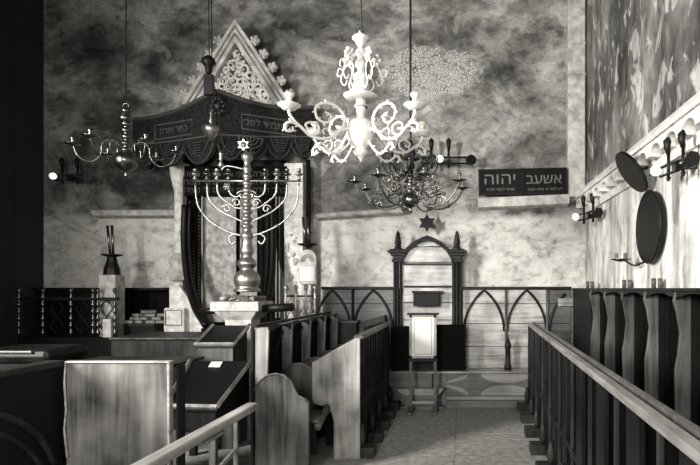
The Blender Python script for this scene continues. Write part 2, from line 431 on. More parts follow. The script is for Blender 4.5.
MB().prism([(xL+.07, 2.24)]+[p for p in o if p[1] > 2.245]+[(xR-.07, 2.24)] if False else [p for p in o if p[1] > 2.24], 'Y', Y+.02, Y+.05).build('back_board', 'wood_board', cs)
MB().box(xL+.07, xR-.07, Y+.05, Y+.10, .485, 2.24).build('backing', 'wood_dark', cs)
for z in (1.67, 1.99): MB().box(xL+.08, xR-.08, Y-.005, Y+.03, z-.015, z+.015).build('batten', 'wood_frame', cs)
MB().box(cx-.06, cx+.06, Y+.0, Y+.03, .485, .9).build('seat_back', 'wood_dark', cs)
for a, b in ((391.5, 409), (435, 466)):
    xa, xb = at(a, 0, 7.92).x, at(b, 0, 7.92).x
    MB().box(xa, xb, 7.84, 7.99, .50, 1.11 if a < 400 else 1.13).build('black_cloth', 'velvet', cs, bevel=.012)
MB().box(xL+.05, xR-.05, 7.9, 8.04, .49, .80).build('seat_box', 'wood_dark', cs)
# dark shelf box on the back boards
bx = thing('wall_box', (cx+.0, 7.96, 1.40), 'small dark wooden box with wider lid fixed on the canopied seat back', 'box')
a, b = at(413.5, 306, 7.9), at(440, 293, 7.9)
MB().box(a.x, b.x, 7.86, 8.0, a.z, b.z).build('box_body', 'wood_dark', bx, bevel=.006)
MB().box(a.x-.02, b.x+.04, 7.83, 8.02, b.z, b.z+.03).build('lid', 'wood_frame', bx, bevel=.005)
# six pointed star hanging above
def star_mb(c, R_, th, hole=True):
    m = MB()
    for s in (1, -1):
        o_ = [(c[0]+R_*math.sin(k*2*PI/3), c[2]+s*R_*math.cos(k*2*PI/3)) for k in range(3)]
        m.prism(o_, 'Y', c[1]-th+(.003 if s > 0 else 0), c[1]+th)
    return m
c = at(427, 223, 8.1)
sr = thing('star_ornament', c, 'dark six pointed star hanging on the wall above the arch', 'star')
star_mb(c, .135, .014).build('star', 'iron', sr)
MB().tube([(c.x, c.y, c.z+.12), (c.x, c.y, c.z+.2), (c.x, YB, c.z+.22)], .006, 6).build('hook', 'iron', sr)

# ------------------------------------------------------------------ reading stand
Y = 7.42; u = Y/F
rs = thing('reading_stand', (at(423, 0, Y).x, Y, 0), 'slender wooden reading stand with blank white panel in the aisle', 'stand')
x0, x1 = at(409.5, 0, Y).x, at(436.5, 0, Y).x
zt, zb = EYE-27*u, EYE-70*u
MB().box(x0+.03, x1-.03, Y-.012, Y+.02, zb+.02, zt-.02).build('panel', 'card', rs)
fr = MB(); fr.box(x0, x0+.035, Y-.02, Y+.03, zb, zt); fr.box(x1-.035, x1, Y-.02, Y+.03, zb, zt); fr.box(x0, x1, Y-.02, Y+.03, zt-.03, zt); fr.box(x0, x1, Y-.02, Y+.03, zb, zb+.03)
fr.build('panel_frame', 'plinth_light', rs)
fi = MB(); m_ = .06
for q in ((x0+m_, x0+m_+.006, zb+.05, zt-.05), (x1-m_-.006, x1-m_, zb+.05, zt-.05), (x0+m_, x1-m_, zt-.056, zt-.05), (x0+m_, x1-m_, zb+.05, zb+.056)): fi.box(q[0], q[1], Y-.016, Y-.01, q[2], q[3])
fi.build('inlay_line', 'wood_grey', rs)
MB().box(x0-.03, x1+.03, Y-.04, Y+.10, zt, zt+.025).build('top_ledge', 'wood_mid', rs, bevel=.004)
MB().box(x0-.01, x1+.01, Y-.04, Y+.05, zb-.04, zb).build('lower_rail', 'wood_dark', rs)
for x in (x0, x1-.035):
    MB().box(x, x+.035, Y-.02, Y+.02, .05, zb-.04).build('leg', 'wood_grey', rs)
    MB().prism([(Y-.22, 0), (Y-.22, .04), (Y-.05, .08), (Y+.02, .09), (Y+.16, .05), (Y+.18, 0)], 'X', x-.012, x+.047).build('foot', 'wood_grey', rs, bevel=.006)
MB().box(x0+.035, x1-.035, Y-.012, Y+.012, .115, .15).build('crossbar', 'plinth_light', rs)

# ------------------------------------------------------------------ aisle desk rows
def desk_row(label, face, ys, side, wide):
    """face(Y) -> X of the aisle face; side +1 when the desks lie to the right of it"""
    y0, y1 = ys[0], ys[-1]; S = side
    t = thing('prayer_desk_row', (face((y0+y1)/2), (y0+y1)/2, 0), label, 'desk row')
    z = 1.175
    D = .43 if S < 0 else .24
    drop = .23 if S < 0 else .14
    def slab(m, ya, yb, d0, d1, za, zb, th):
        m.hull8([(face(ya)+S*d0, ya, za), (face(yb)+S*d0, yb, za), (face(yb)+S*d1, yb, zb), (face(ya)+S*d1, ya, zb)],
                [(face(ya)+S*d0, ya, za-th), (face(yb)+S*d0, yb, za-th), (face(yb)+S*d1, yb, zb-th), (face(ya)+S*d1, ya, zb-th)])
    m = MB(); slab(m, y0-.03, y1+.03, -.02 if S > 0 else -.035, .035 if S > 0 else .055, z+.012, z+.012, .04); m.build('top_rail', 'wood_rail' if S > 0 else 'wood_grey', t, bevel=.008)
    if S > 0:
        m = MB(); slab(m, y0-.03, y1+.03, .055, .085, z+.018, z+.022, .04); m.build('book_ledge', 'wood_grey', t, bevel=.006)
    m = MB(); slab(m, y0, y1, .055, D, z-.005, z-drop, .025); m.build('desk_top', 'wood_mid', t, bevel=.004)
    m = MB(); slab(m, y0, y1, .0, .025, .52, .52, .05); m.build('middle_rail', 'wood_dark', t)
    m = MB(); slab(m, y0, y1, .0, .04, .09, .09, .09); m.build('bottom_rail', 'wood_dark', t)
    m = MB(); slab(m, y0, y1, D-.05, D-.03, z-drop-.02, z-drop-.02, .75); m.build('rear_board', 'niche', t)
    for i, y in enumerate(ys):
        w = wide/2
        m = MB(); xa = face(y)
        m.box(min(xa, xa+S*.03), max(xa, xa+S*.03), y-w, y+w, .0, z-.028); m.build('upright', 'wood_row', t, bevel=.004)
        xk = xa-S*.02
        k = MB().lathe([(.02, .10), (.03, .14), (.038, .19), (.028, .25), (.015, .31)], (xk, y-w*.2, 0), 10).build('turned_foot', 'wood_mid', t, smooth=True)
        MB().box(min(xa-S*.15, xa), max(xa-S*.15, xa), y-.09, y+.09, 0, .10).build('foot_block', 'wood_mid', t, bevel=.008)
        if i < len(ys)-1:
            n2 = 2 if S < 0 else 1
            for q in range(n2):
                ym = y+(ys[i+1]-y)*(q+1)/(n2+1)*(.9 if S > 0 else 1); xm = face(ym)
                zt_ = z-.03
                P_ = [(xm+S*.0, 0.05), (xm+S*.0, zt_), (xm+S*(D-.05), zt_-drop), (xm+S*(D-.05), .05)]
                MB().prism(P_, 'Y', ym-.012, ym+.012).build('divider', 'niche' if S > 0 else 'wood_dark', t)
                MB().box(min(xm-S*.004, xm+S*.014), max(xm-S*.004, xm+S*.014), ym-.014, ym+.014, .05, zt_).build('divider_edge', 'wood_mid', t)
    return t
rf = lambda Y_: .63+.0355*Y_
ysr = [7.55-.65*k for k in range(11)][::-1]
desk_row('long row of dark open-fronted prayer desks with worn pale top rail, right of the aisle', rf, ysr, 1, .17)
lf = lambda Y_: -1.0
ysl = [5.50+.54*k for k in range(5)]
ldr = desk_row('row of prayer desks with pale scuffed end panel, left of the aisle', lf, ysl, -1, .08)
# the pale end panel that faces the entrance
e0 = 5.44
pan = [(-.985, 0), (-.985, 1.165), (-1.03, 1.165), (-1.45, .93), (-1.45, .58), (-1.43, .53), (-1.32, .50), (-1.26, .44), (-1.24, .36), (-1.24, 0)]
MB().prism(pan, 'Y', e0-.035, e0).build('end_panel', 'wood_front', ldr, bevel=.006)
# low desk with a small lectern behind that row
ld = thing('low_desk', (-1.62, 7.35, 0), 'low grey desk in front of the dark arched panelling', 'desk')
a = at(334, 320, 8.1)
MB().box(-1.88, -1.47, 7.85, 8.1, 1.16, 1.19).build('desk_top', 'wood_grey', ld, bevel=.004)
MB().box(-1.86, -1.49, 7.87, 8.08, 0, 1.16).build('front_board', 'wood_mid', ld)
br = thing('book_rest', (-1.22, 7.9, 0), 'small dark slanted book rest beyond the far end of the left desk row', 'stand')
MB().hull8([(-1.42, 7.80, 1.08), (-1.08, 7.80, 1.18), (-1.08, 8.05, 1.18), (-1.42, 8.05, 1.08)], [(-1.42, 7.80, 1.17), (-1.08, 7.80, 1.27), (-1.08, 8.05, 1.27), (-1.42, 8.05, 1.17)]).build('rest', 'wood_mid', br)
MB().box(-1.38, -1.12, 7.84, 8.02, 0, 1.10).build('stand', 'wood_dark', br)

# ------------------------------------------------------------------ stalls
def stalls(label, Xw, Xf, ys, ztop, side, arms):
    """Xw wall side, Xf open side; uprights at ys (near face)"""
    S = side
    t = thing('stall_row', ((Xw+Xf)/2, (ys[0]+ys[-1])/2, 0), label, 'stalls')
    y0, y1 = ys[0], ys[-1]
    lo, hi = min(Xw, Xf), max(Xw, Xf)
    def bx(d0, d1, ya, yb, za, zb, nm, mt, bev=.004):   # d measured from the wall side
        a_, b_ = Xw+S*d0, Xw+S*d1
        return MB().box(min(a_, b_), max(a_, b_), ya, yb, za, zb).build(nm, mt, t, bevel=bev)
    Dp = abs(Xf-Xw)
    bx(-.012, Dp+.02 if S < 0 else .035, y0-.02, y1+.06, ztop-.025, ztop, 'cap_rail', 'wood_frame')
    bx(-.012, .012, y0, y1+.04, 0, ztop-.04, 'back_panel', 'niche', 0)
    for i, y in enumerate(ys):
        # upright: straight at the outer side, swelling and waisted inner edge
        prof = [(0, 0), (0, ztop-.025), (Dp, ztop-.025), (Dp+.015, ztop-.10), (Dp-.01, ztop-.18), (Dp-.035, ztop-.34), (Dp-.02, ztop-.5), (Dp, ztop-.62), (Dp, 0)]
        if S > 0: prof = [(0, 0), (0, ztop-.025), (Dp, ztop-.025), (Dp+.01, ztop-.06), (Dp-.005, ztop-.5), (Dp, ztop-.62), (Dp, 0)]
        MB().prism([(Xw+S*a_, b_) for a_, b_ in prof], 'Y', y, y+.035).build('upright', 'wood_grey' if S < 0 else 'wood_post', t, bevel=.004)
        if i < len(ys)-1:
            ya, yb = y+.035, ys[i+1]
            # concave niche shell
            m = MB(); n_ = 10; pts = []
            for k in range(n_+1):
                a_ = PI*k/n_
                pts.append((Xw+S*(.014+(Dp*(.5 if S < 0 else .22)-.014)*(1-math.sin(a_)**.7)), (ya+yb)/2-(yb-ya)/2*math.cos(a_)))
            pts += [(Xw+S*.013, yb), (Xw+S*.013, ya)]
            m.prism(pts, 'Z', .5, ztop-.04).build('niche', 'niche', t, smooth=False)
            # spandrel lobe under the cap at the front
            pr = [(ya, ztop-.025), (yb, ztop-.025), (yb, ztop-.09), (yb-.05, ztop-.06)]+[((ya+yb)/2+(yb-ya)*.33*math.cos(a_), ztop-.065+.025*math.sin(a_)) for a_ in [PI*k/6 for k in range(7)]]+[(ya+.05, ztop-.06), (ya, ztop-.09)]
            MB().prism(pr, 'X', min(Xf, Xf-S*.02), max(Xf, Xf-S*.02)).build('spandrel', 'wood_frame', t)
            # seat
            bx(.02, Dp+.20, ya+.02, yb-.02, .44, .47, 'seat', 'wood_mid')
            bx(.02, Dp+.12, ya+.0, yb, 0, .40, 'seat_front', 'niche', 0)
            # curved bead on the niche face
            if S < 0: continue
            xb = Xw+S*.05
            q = cr([(xb, yb-.05, ztop-.10), (xb-S*.03, yb-.16, ztop-.28), (xb-S*.05, yb-.2, ztop-.5), (xb-S*.04, yb-.1, ztop-.75)], 6)
            MB().tube(q, .01, 6).build('bead', 'wood_frame', t, smooth=True)
    return t
ysR = [6.95-.69*k for k in range(8)][::-1]
rst = stalls('dark high-backed stalls standing along the right wall', XR, 1.6, ysR, EYE, -1, False)
MB().box(1.6, 1.83, 6.99, 8.08, 0, EYE-.04).build('end_box', 'wood_dark', rst)
MB().box(1.59, 1.82, 6.99, 8.08, EYE-.04, EYE).build('cap_rail', 'wood_frame', rst, bevel=.006)
ysL = [4.9+.68*k for k in range(5)]
lst = stalls('high-backed row of four curved wooden stalls between the pedestal and the aisle desks', -1.82, -1.70, ysL, 1.33, 1, True)
MB().box(-1.85, -1.83, 4.9, 7.66, 0, 1.29).build('rear_panel', 'wood_dark', lst)
for i, y in enumerate(ysL):
    xr_ = -1.33 if i == 0 else -1.445
    zz = .905 if i < 2 else .88
    P_ = [(-1.80, 0), (-1.80, zz-.14), (-1.77, zz-.07), (-1.70, zz-.015), (-1.62, zz), (-1.55, zz-.012), (-1.49, zz-.06), (-1.455, zz-.14), (-1.45 if i else -1.43, zz-.19), (-1.447 if i else -1.38, zz-.215), (xr_, zz-.245), (xr_, 0)]
    MB().prism(P_, 'Y', y-.035, y+.0).build('arm_panel', 'wood_arm', lst, bevel=.008)
    MB().tube([(a_, y-.035, b_) for a_, b_ in P_[1:-1]], .011, 6).build('arm_moulding', 'wood_grey', lst, smooth=True)
MB().box(-1.6, -1.28, 5.0, 5.40, .44, .475).build('folding_seat', 'wood_grey', lst, bevel=.01)
MB().tube([(-1.30, 5.02, .40), (-1.30, 5.4, .50)], .035, 8).build('seat_lever', 'wood_grey', lst, smooth=True)

# candle stubs in pairs on the right cap rail
proto = None
for i, (px, Y_, lb) in enumerate(((590, 7.3, 'pair of short candle stubs at the far end of the right stall rail'), (627, 5.95, 'pair of short candle stubs in the middle of the right stall rail'), (657, 5.0, 'pair of short candle stubs nearest the camera on the right stall rail'))):
    t = thing('candle_stubs', (1.70, Y_, EYE), lb, 'candles', 'candle stubs on the right stall rail') if proto is None else copy_tree(proto)
    if proto is None:
        proto = t
        for d in (-.03, .03):
            MB().lathe([(.022, 0), (.022, .085), (.004, .088)], (1.70+d, Y_, EYE), 10).build('candle', 'wood_grey', t, smooth=True)
    t.location = (at(px, 0, Y_).x, Y_, EYE); t['label'] = lb

# ------------------------------------------------------------------ wall fittings on the right wall
dd = MB().disc((0, 0, 0), .335, (-1, 0, 0), .03, 40)
d1 = thing('round_plaque', at(653, 227, 5.28), 'lower large round black plaque on the right wall', 'plaque', 'round black plaques')
c = Vector((XR-.05, 5.28, EYE+61*5.28/F)); d1.location = c
MB().disc(c, .335, (-1, -.05, 0), .03, 40).build('plate', 'lacquer', d1)
m = MB(); pts = [(c.x-.018-.0008, c.y+.335*math.cos(a), c.z+.335*math.sin(a)) for a in [2*PI*k/40 for k in range(40)]]
m.tube(pts, .012, 6, True).build('rim', 'lacquer', d1, smooth=True)
MB().tube([c, (XR, c.y, c.z)], .012).build('hook', 'iron', d1)
c = Vector((1.62, 5.36, EYE+(288-172)*5.36/F)); nv = Vector((-.93, -.10, -.42)).normalized()
nv = Vector((-.82, -.02, -.57)).normalized()
d2 = thing('round_plaque', c, 'upper round black plaque leaning out from the right wall ledge', 'plaque', 'round black plaques')
MB().disc(c, .222, nv, .03, 40).build('plate', 'lacquer', d2)
MB().tube([c, (XR+.01, c.y+.02, c.z+.06)], .012).build('hook', 'iron', d2)
# small candle bracket
c = at(640, 258, 5.6); c.x = 1.70
cb = thing('candle_bracket', (XR, 5.55, c.z), 'small iron wall bracket carrying two candle cups below the round plaques', 'bracket')
c = Vector((1.68, 5.55, 1.65+29*5.55/F))
MB().tube(cr([(XR, 5.55, c.z-.02), (1.74, 5.65, c.z-.06), (1.66, 5.70, c.z-.01), (1.62, 5.70, c.z)]), .01, 6).build('arm', 'iron', cb, smooth=True)
MB().lathe([(.02, -.02), (.10, .0), (.105, .008), (.02, .008)], (1.62, 5.70, c.z), 16).build('drip_pan', 'brass_dark', cb, smooth=True)
for d in (-.05, .04): MB().lathe([(.018, 0), (.018, .06)], (1.62+d, 5.70, c.z+.008), 8).build('candle', 'wood_grey', cb)

def wall_lamp(c, label, flip=1, along=(1, 0, 0), lit=True, wall=None, sc_=1.0, bulb=-.18, far=.25):
    """iron bracket: double bar, two upright knobs, round end shades, glass bulb"""
    t = thing('wall_lamp', c, label, 'lamp', 'iron wall lamps')
    A = Vector(along).normalized(); U = Vector((0, 0, 1)); N_ = Vector(wall)
    def Q(a, n, u): return Vector(c)+sc_*(A*a*flip+N_*n+U*u)
    b = MB()
    b.tube([Q(-.22, .0, .03), Q(far-.03, 0, .03)], .012*sc_, 8); b.tube([Q(-.22, 0, -.04), Q(far-.03, 0, -.04)], .012*sc_, 8)
    b.tube([Q(0, 0, -.005), Q(0, .9*WD, -.005)], .022*sc_, 8)
    b.build('double_bar', 'iron', t, smooth=True)
    for a in (-.10, .10):
        m = MB(); m.tube([Q(a, 0, -.07), Q(a, 0, .12)], .014*sc_, 8); m.tube([Q(a, 0, .12), Q(a, -.01, .17), Q(a-.0, -.01, .22), Q(a, 0, .25)], [.018*sc_, .026*sc_, .032*sc_, .012*sc_], 10)
        m.tube([Q(a, 0, -.07), Q(a, 0, -.10)], [.022*sc_, .01*sc_], 8)
        m.build('upright_torch', 'iron', t, smooth=True)
    m = MB(); m.disc(Q(far, -.02, -.005), .06*sc_, -N_+A*.4*flip, .03*sc_, 20); m.build('reflector', 'iron', t)
    m = MB(); m.disc(Q(.0, .0, -.005), .04*sc_, -N_, .03*sc_, 16); m.build('boss', 'iron', t)
    m = MB(); m.ball(Q(bulb, -.06, .0), .042*sc_, n=14); m.build('glass_bulb', 'lamp_glow', t, smooth=True)
    return t
WD = .25
wall_lamp(at(70, 177, 8.1), 'iron wall lamp with pale round bulb, on the back wall at far left', 1, wall=(0, 1, 0), sc_=1.1)
WD = .2
wall_lamp(at(440, 160, 8.12), 'iron wall lamp with bright round bulb, behind the dark ornate chandelier', 1, bulb=.0, far=.36, wall=(0, 1, 0), sc_=1.25)
wall_lamp(Vector((1.66, 7.35, EYE+73*7.35/F)), 'lit iron wall lamp on the right wall above the stalls', 1, along=(.35, -1, 0), wall=(1, 0, 0), sc_=1.1)
wall_lamp(Vector((1.66, 4.35, EYE+122*4.35/F)), 'iron wall lamp at the right edge below the ledge, nearest the camera', 1, along=(.2, -1, 0), wall=(1, 0, 0), sc_=1.0)

# ------------------------------------------------------------------ notice board
Y = 8.14; a, b = at(478.5, 196, Y), at(567, 170, Y)
nb = thing('inscription_board', ((a.x+b.x)/2, YB, a.z), 'black board with two panels of large grey Hebrew letters, standing on the wall ledge', 'sign')
rotT = Matrix.Rotation(math.radians(-1.3), 4, 'Y')
cxn, czn = (a.x+b.x)/2, (a.z+b.z)/2+.02
w2, h2 = (b.x-a.x)/2, (b.z-a.z)/2
def rt(m): return m.xf(Matrix.Translation((cxn, 0, czn)) @ rotT @ Matrix.Translation((-cxn, 0, -czn)))
rt(MB().box(cxn-w2, cxn+w2, Y, Y+.04, czn-h2, czn+h2)).build('board', 'board_black', nb)
fr = MB()
for q in ((cxn-w2, cxn+w2, czn+h2-.025, czn+h2), (cxn-w2, cxn+w2, czn-h2, czn-h2+.025), (cxn-w2, cxn-w2+.025, czn-h2, czn+h2), (cxn+w2-.025, cxn+w2, czn-h2, czn+h2), (cxn-.01, cxn+.01, czn-h2, czn+h2)): fr.box(q[0], q[1], Y-.02, Y, q[2], q[3])
rt(fr).build('frame', 'wood_dark', nb)
R0 = Matrix.Rotation(math.radians(-1.3), 4, 'Y') @ FRONT.to_matrix().to_4x4()
text_mesh('יהוה', .235, 'letter', nb, 'lettering', (cxn-w2*.52, Y-.004, czn+.035), R0, wx=1.15)
text_mesh('אשעב', .205, 'letter', nb, 'lettering', (cxn+w2*.48, Y-.004, czn+.035), R0, wx=1.05)
text_mesh('שויתי לנגדי תמיד', .062, 'letter', nb, 'small_lettering', (cxn-w2*.5, Y-.004, czn-.115), R0)
text_mesh('דע לפני מי אתה עומד', .058, 'letter', nb, 'small_lettering', (cxn+w2*.5, Y-.004, czn-.11), R0)

# ------------------------------------------------------------------ chandeliers
def bud(m, p, d, r): m.ball(Vector(p)+Vector(d)*r*1.2, r, n=6)
def white_chandelier():
    C = at(361, 110, 4.5); sx = 4.5/F
    t = thing('chandelier', (C.x, C.y, at(0, 162, 4.5).z), 'bright white ornate scrolled chandelier hanging nearest the camera', 'chandelier')
    z = lambda y_: EYE+(VY-y_)*sx
    def L(name, prof, mt='white'): MB().lathe([(r*sx, z(y_)) for y_, r in prof], (C.x, C.y, 0), 20).build(name, mt, t, smooth=True)
    MB().tube(cr([(C.x, C.y, ZC), (C.x, C.y, z(20)), (C.x+.01, C.y, z(24)), (C.x-.012, C.y, z(30)), (C.x, C.y, z(34))]), .006, 6).build('hanging_rod', 'brass_dark', t)
    L('crown', [(33, 1), (35, 5), (37, 8), (39, 9), (41, 6), (44, 5), (47, 3)])
    L('upper_shaft', [(46, 3), (49, 3), (51, 5), (54, 6), (56, 3.5), (59, 3), (62, 5), (66, 6), (69, 3), (72, 4), (75, 7), (79, 8), (82, 6), (84, 8), (88, 9), (91, 7), (93, 5)])
    L('drip_dish', [(99, 2), (99.5, 14), (97, 17), (96, 17.5), (97, 14), (94, 8), (91, 6)])
    L('shaft', [(122, 4), (119, 5), (115, 4), (110, 5), (105, 4), (107, 7), (104, 5), (99, 5)])
    L('vase', [(162, .5), (159, 2), (156, 4), (155, 6), (151.5, 7.5), (149.5, 5.5), (148, 6), (145.5, 10), (139, 13.5), (132, 14.3), (126, 14), (122.5, 12.5), (120.5, 9), (119, 6)])
    # four great scroll arms
    for az in (38, 142, 218, 322):
        ca, sa = math.cos(math.radians(az)), math.sin(math.radians(az))
        def W_(x_, y_, off=0.0): r = (x_-235)/322; return (C.x+r*ca-off*sa, C.y+r*sa+off*ca, 2.995+(275-y_)/418)
        m = MB()
        S1 = cr([W_(*p) for p in ((243, 322), (275, 312), (297, 325), (312, 345), (340, 359), (372, 355), (398, 332), (420, 324), (435, 336), (432, 352), (418, 350), (416, 338))], 5)
        m.tube(S1, [.0155-.006*i/len(S1) for i in range(len(S1))], 8)
        S2 = cr([W_(*p) for p in ((300, 330), (283, 300), (283, 270), (305, 245), (335, 242), (358, 262), (356, 292), (338, 305), (320, 296), (320, 277), (334, 272))], 5)
        m.tube(S2, [.014-.006*i/len(S2) for i in range(len(S2))], 8)
        S3 = cr([W_(*p) for p in ((372, 355), (352, 342), (352, 320), (370, 312), (384, 322), (378, 335), (368, 330))], 5)
        m.tube(S3, .009, 7)
        S4 = cr([W_(*p) for p in ((398, 332), (412, 318), (424, 300), (425, 285))], 4); m.tube(S4, .011, 7)
        S5 = cr([W_(*p) for p in ((262, 316), (262, 340), (275, 368), (295, 392), (312, 400), (330, 385), (345, 372), (352, 385), (344, 396))], 5); m.tube(S5, .010, 7)
        S6 = cr([W_(*p) for p in ((305, 336), (325, 322), (340, 330), (336, 344))], 5); m.tube(S6, .006, 6)
        for S in (S1, S2, S5):
            for i in range(3, len(S)-3, 4):
                tg = (S[i+1]-S[i-1]).normalized(); nn = tg.cross(Vector((-sa, ca, 0)))
                if (i//4) % 2: nn = -nn
                m.tube([S[i], S[i]+nn*.014+tg*.006, S[i]+nn*.026+tg*.016], [.008, .007, .003], 5)
        am = m.build('scroll_arm', 'white', t, smooth=True)
        bc = W_(425, 283)
        MB().lathe([(.012, -.012), (.05, -.006), (.062, .010), (.084, .022), (.086, .028), (.03, .03), (.02, .03)], bc, 18).build('drip_pan', 'white', am, smooth=True)
        MB().lathe([(.018, .028), (.024, .045), (.016, .06), (.020, .08), (.034, .092), (.034, .112), (.02, .114)], bc, 14).build('candle_socket', 'white', am, smooth=True)
    # upper foliage arms
    for az in (20, 100, 165, 230, 310):
        ca, sa = math.cos(math.radians(az)), math.sin(math.radians(az))
        def V_(px_, y_): r = px_*sx; return (C.x+r*ca, C.y+r*sa, z(y_))
        m = MB()
        m.tube(cr([V_(4, 84), V_(9, 90), V_(13, 84), V_(10, 76), V_(10, 68), V_(15, 64), V_(19, 69), V_(22, 78), V_(18, 84), V_(15, 79)], 4), .0065, 6)
        m.tube(cr([V_(19, 70), V_(24, 66), V_(26, 73), V_(22, 74)], 4), .005, 6)
        for k in range(6):
            a_ = k*PI/3; m.ball(Vector(V_(14+4.5*math.cos(a_), 58+5*math.sin(a_))), .018, n=6, sy=.8)
        m.ball(V_(14, 58), .02, n=8)
        m.build('leaf_arm', 'white', t, smooth=True)
white_chandelier()

def arm_chandelier(cx_, Y_, ball_y, ball_r, top_y, arms, label, mt, az0, prof, dish_y, rod_mt='iron', filigree=False, shift=0):
    C = at(cx_, 0, Y_); sx = Y_/F; z = lambda y_: EYE+(VY-y_)*sx
    t = thing('chandelier', (C.x, C.y, z(ball_y+15)), label, 'chandelier')
    MB().tube([(C.x, C.y, ZC), (C.x, C.y, z(top_y))], .012 if filigree else .007, 8).build('hanging_rod', rod_mt, t)
    bp = [(ball_r*.05, z(ball_y+ball_r*1.25)), (ball_r*.25*sx, z(ball_y+ball_r*1.2)), (ball_r*.12*sx, z(ball_y+ball_r*1.05))]
    bp = [(.004, z(ball_y+ball_r*1.45)), (.02, z(ball_y+ball_r*1.3)), (.012, z(ball_y+ball_r*1.1))]
    for k in range(12):
        a_ = -PI/2+.25+(PI-.5)*k/11; bp.append((ball_r*sx*math.cos(a_), z(ball_y)+ball_r*sx*.88*math.sin(a_)))
    MB().lathe(bp, (C.x, C.y, 0), 24).build('ball', mt, t, smooth=True)
    yy = ball_y-ball_r*.8; sp = [(.02, z(yy))]; rr_ = ball_r*sx
    k = 0
    while yy > top_y+4:
        sp += [(rr_*.22, z(yy)), (rr_*.42, z(yy-1.5)), (rr_*.2, z(yy-3.5)), (rr_*.17, z(yy-5.5))]; yy -= 6.5
    MB().lathe(sp, (C.x, C.y, 0), 14).build('baluster', mt, t, smooth=True)
    m = MB(); rc = z(top_y)+.02; m.tube([(C.x+.03*math.cos(a_), C.y, rc+.03*math.sin(a_)) for a_ in [2*PI*i/16 for i in range(16)]], .006, 6, True)
    m.build('hanging_ring', mt, t, smooth=True)
    for i in range(arms):
        az = math.radians(az0+360*i/arms); ca, sa = math.cos(az), math.sin(az)
        def W_(r_, y_): return (C.x+r_*sx*ca, C.y+r_*sx*sa, z(y_))
        m = MB(); m.tube(cr([W_(*p) for p in prof], 6), .0085 if filigree else .0075, 7)
        if filigree:
            for (q, rad) in (((20, ball_y-9), 6.5), ((30, ball_y-9), 6), ((24, ball_y-20), 5.5), ((14, ball_y-24), 5), ((38, ball_y+2), 4.5)):
                pts = []
                for k in range(22):
                    a_ = k*.36; r2 = rad*(1-k/30); pts.append(W_(q[0]+r2*math.cos(a_), q[1]+r2*math.sin(a_)))
                m.tube(pts, .008, 5)
                for k in range(0, 20, 4): m.tube([pts[k], Vector(pts[k])*1.0+Vector((0, 0, .03))], [.006, .002], 5)
        am = m.build('arm', mt, t, smooth=True)
        e = W_(prof[-1][0], prof[-1][1])
        MB().lathe([(.01, -.015), (.03, -.008), (.078, .008), (.08, .014), (.02, .012)], e, 16).build('drip_pan', mt, am, smooth=True)
        MB().lathe([(.012, .01), (.018, .03), (.012, .045), (.022, .06), (.022, .085), (.012, .087)], e, 12).build('candle_socket', mt, am, smooth=True)
    return t, C, z
t, C, z = arm_chandelier(126, 6.0, 161, 11.5, 108, 6, 'brass ball chandelier with curved arms hanging at the left', 'brass_dark', 22,
    [(5, 146), (13, 141), (20, 145), (22, 157), (30, 164), (40, 160), (45, 149)], 0)
m = MB(); m.lathe([(.015, z(123)), (.07, z(121)), (.075, z(118)), (.04, z(113)), (.05, z(109)), (.01, z(105))], (C.x, C.y, 0), 12)
m.build('upper_bulb', 'brass_dark', t, smooth=True)
t, C, z = arm_chandelier(410.5, 6.2, 200, 8.8, 142, 8, 'large tarnished chandelier with filigree scroll arms and many drip pans', 'brass_dark', 18,
    [(6, 196), (16, 206), (30, 208), (42, 203), (50, 196), (55, 186)], 0, filigree=True)
for i in range(8):
    az = math.radians(45*i+10); ca, sa = math.cos(az), math.sin(az); sx = 6.2/F
    m = MB(); W_ = lambda r_, y_: (C.x+r_*sx*ca, C.y+r_*sx*sa, z(y_))
    m.tube(cr([W_(2, 170), W_(12, 178), W_(24, 172), W_(28, 160), W_(22, 154), W_(18, 160), W_(22, 165)], 5), .008, 6)
    m.tube(cr([W_(2, 160), W_(10, 158), W_(14, 148), W_(9, 143)], 5), .007, 6)
    for k in range(7): m.tube([W_(8+3*k, 174-2*k), W_(10+3*k, 166-2*k)], [.007, .002], 5)
    m.build('upper_scroll', 'iron', t, smooth=True)
    e = W_(30, 150+(i % 2)*10)
MB().lathe([(.01, z(172)), (.05, z(168)), (.03, z(160)), (.06, z(154)), (.03, z(146)), (.02, z(140))], (C.x, C.y, 0), 14).build('stem_urn', 'iron', t, smooth=True)

# hanging sanctuary lamp in front of the ark
Y = 7.0; C = at(211, 0, Y); sx = Y/F; z = lambda y_: EYE+(VY-y_)*sx
sl = thing('sanctuary_lamp', (C.x, C.y, z(139)), 'small hanging lamp with pale metal bowl in front of the embroidered canopy', 'lamp')
MB().tube([(C.x-.05, C.y, ZC), (C.x-.02, C.y, z(62))], .006, 6).build('hanging_wire', 'iron', sl)
MB().tube([(C.x+.0, C.y, ZC), (C.x+.01, C.y, z(62))], .006, 6).build('hanging_wire', 'iron', sl)
MB().lathe([(.02, z(75)), (.035, z(72)), (.05, z(66)), (.09, z(63)), (.075, z(59)), (.03, z(56))], (C.x-.03, C.y, 0), 12).build('crown', 'iron', sl, smooth=True)
MB().box(C.x-.08, C.x+.03, C.y-.03, C.y+.03, z(95), z(75)).build('pulley_block', 'iron', sl)
m = MB()
for a_ in (0, 2.1, 4.2): m.tube([(C.x-.02, C.y, z(95)), (C.x+.09*math.cos(a_), C.y+.09*math.sin(a_), z(127))], .004, 5)
m.build('chain', 'iron', sl)
MB().lathe([(.004, z(141)), (.03, z(139)), (.07, z(136)), (.10, z(131)), (.105, z(127)), (.09, z(126)), (.085, z(130)), (.01, z(133))], (C.x, C.y, 0), 20).build('bowl', 'brass_pale', sl, smooth=True)
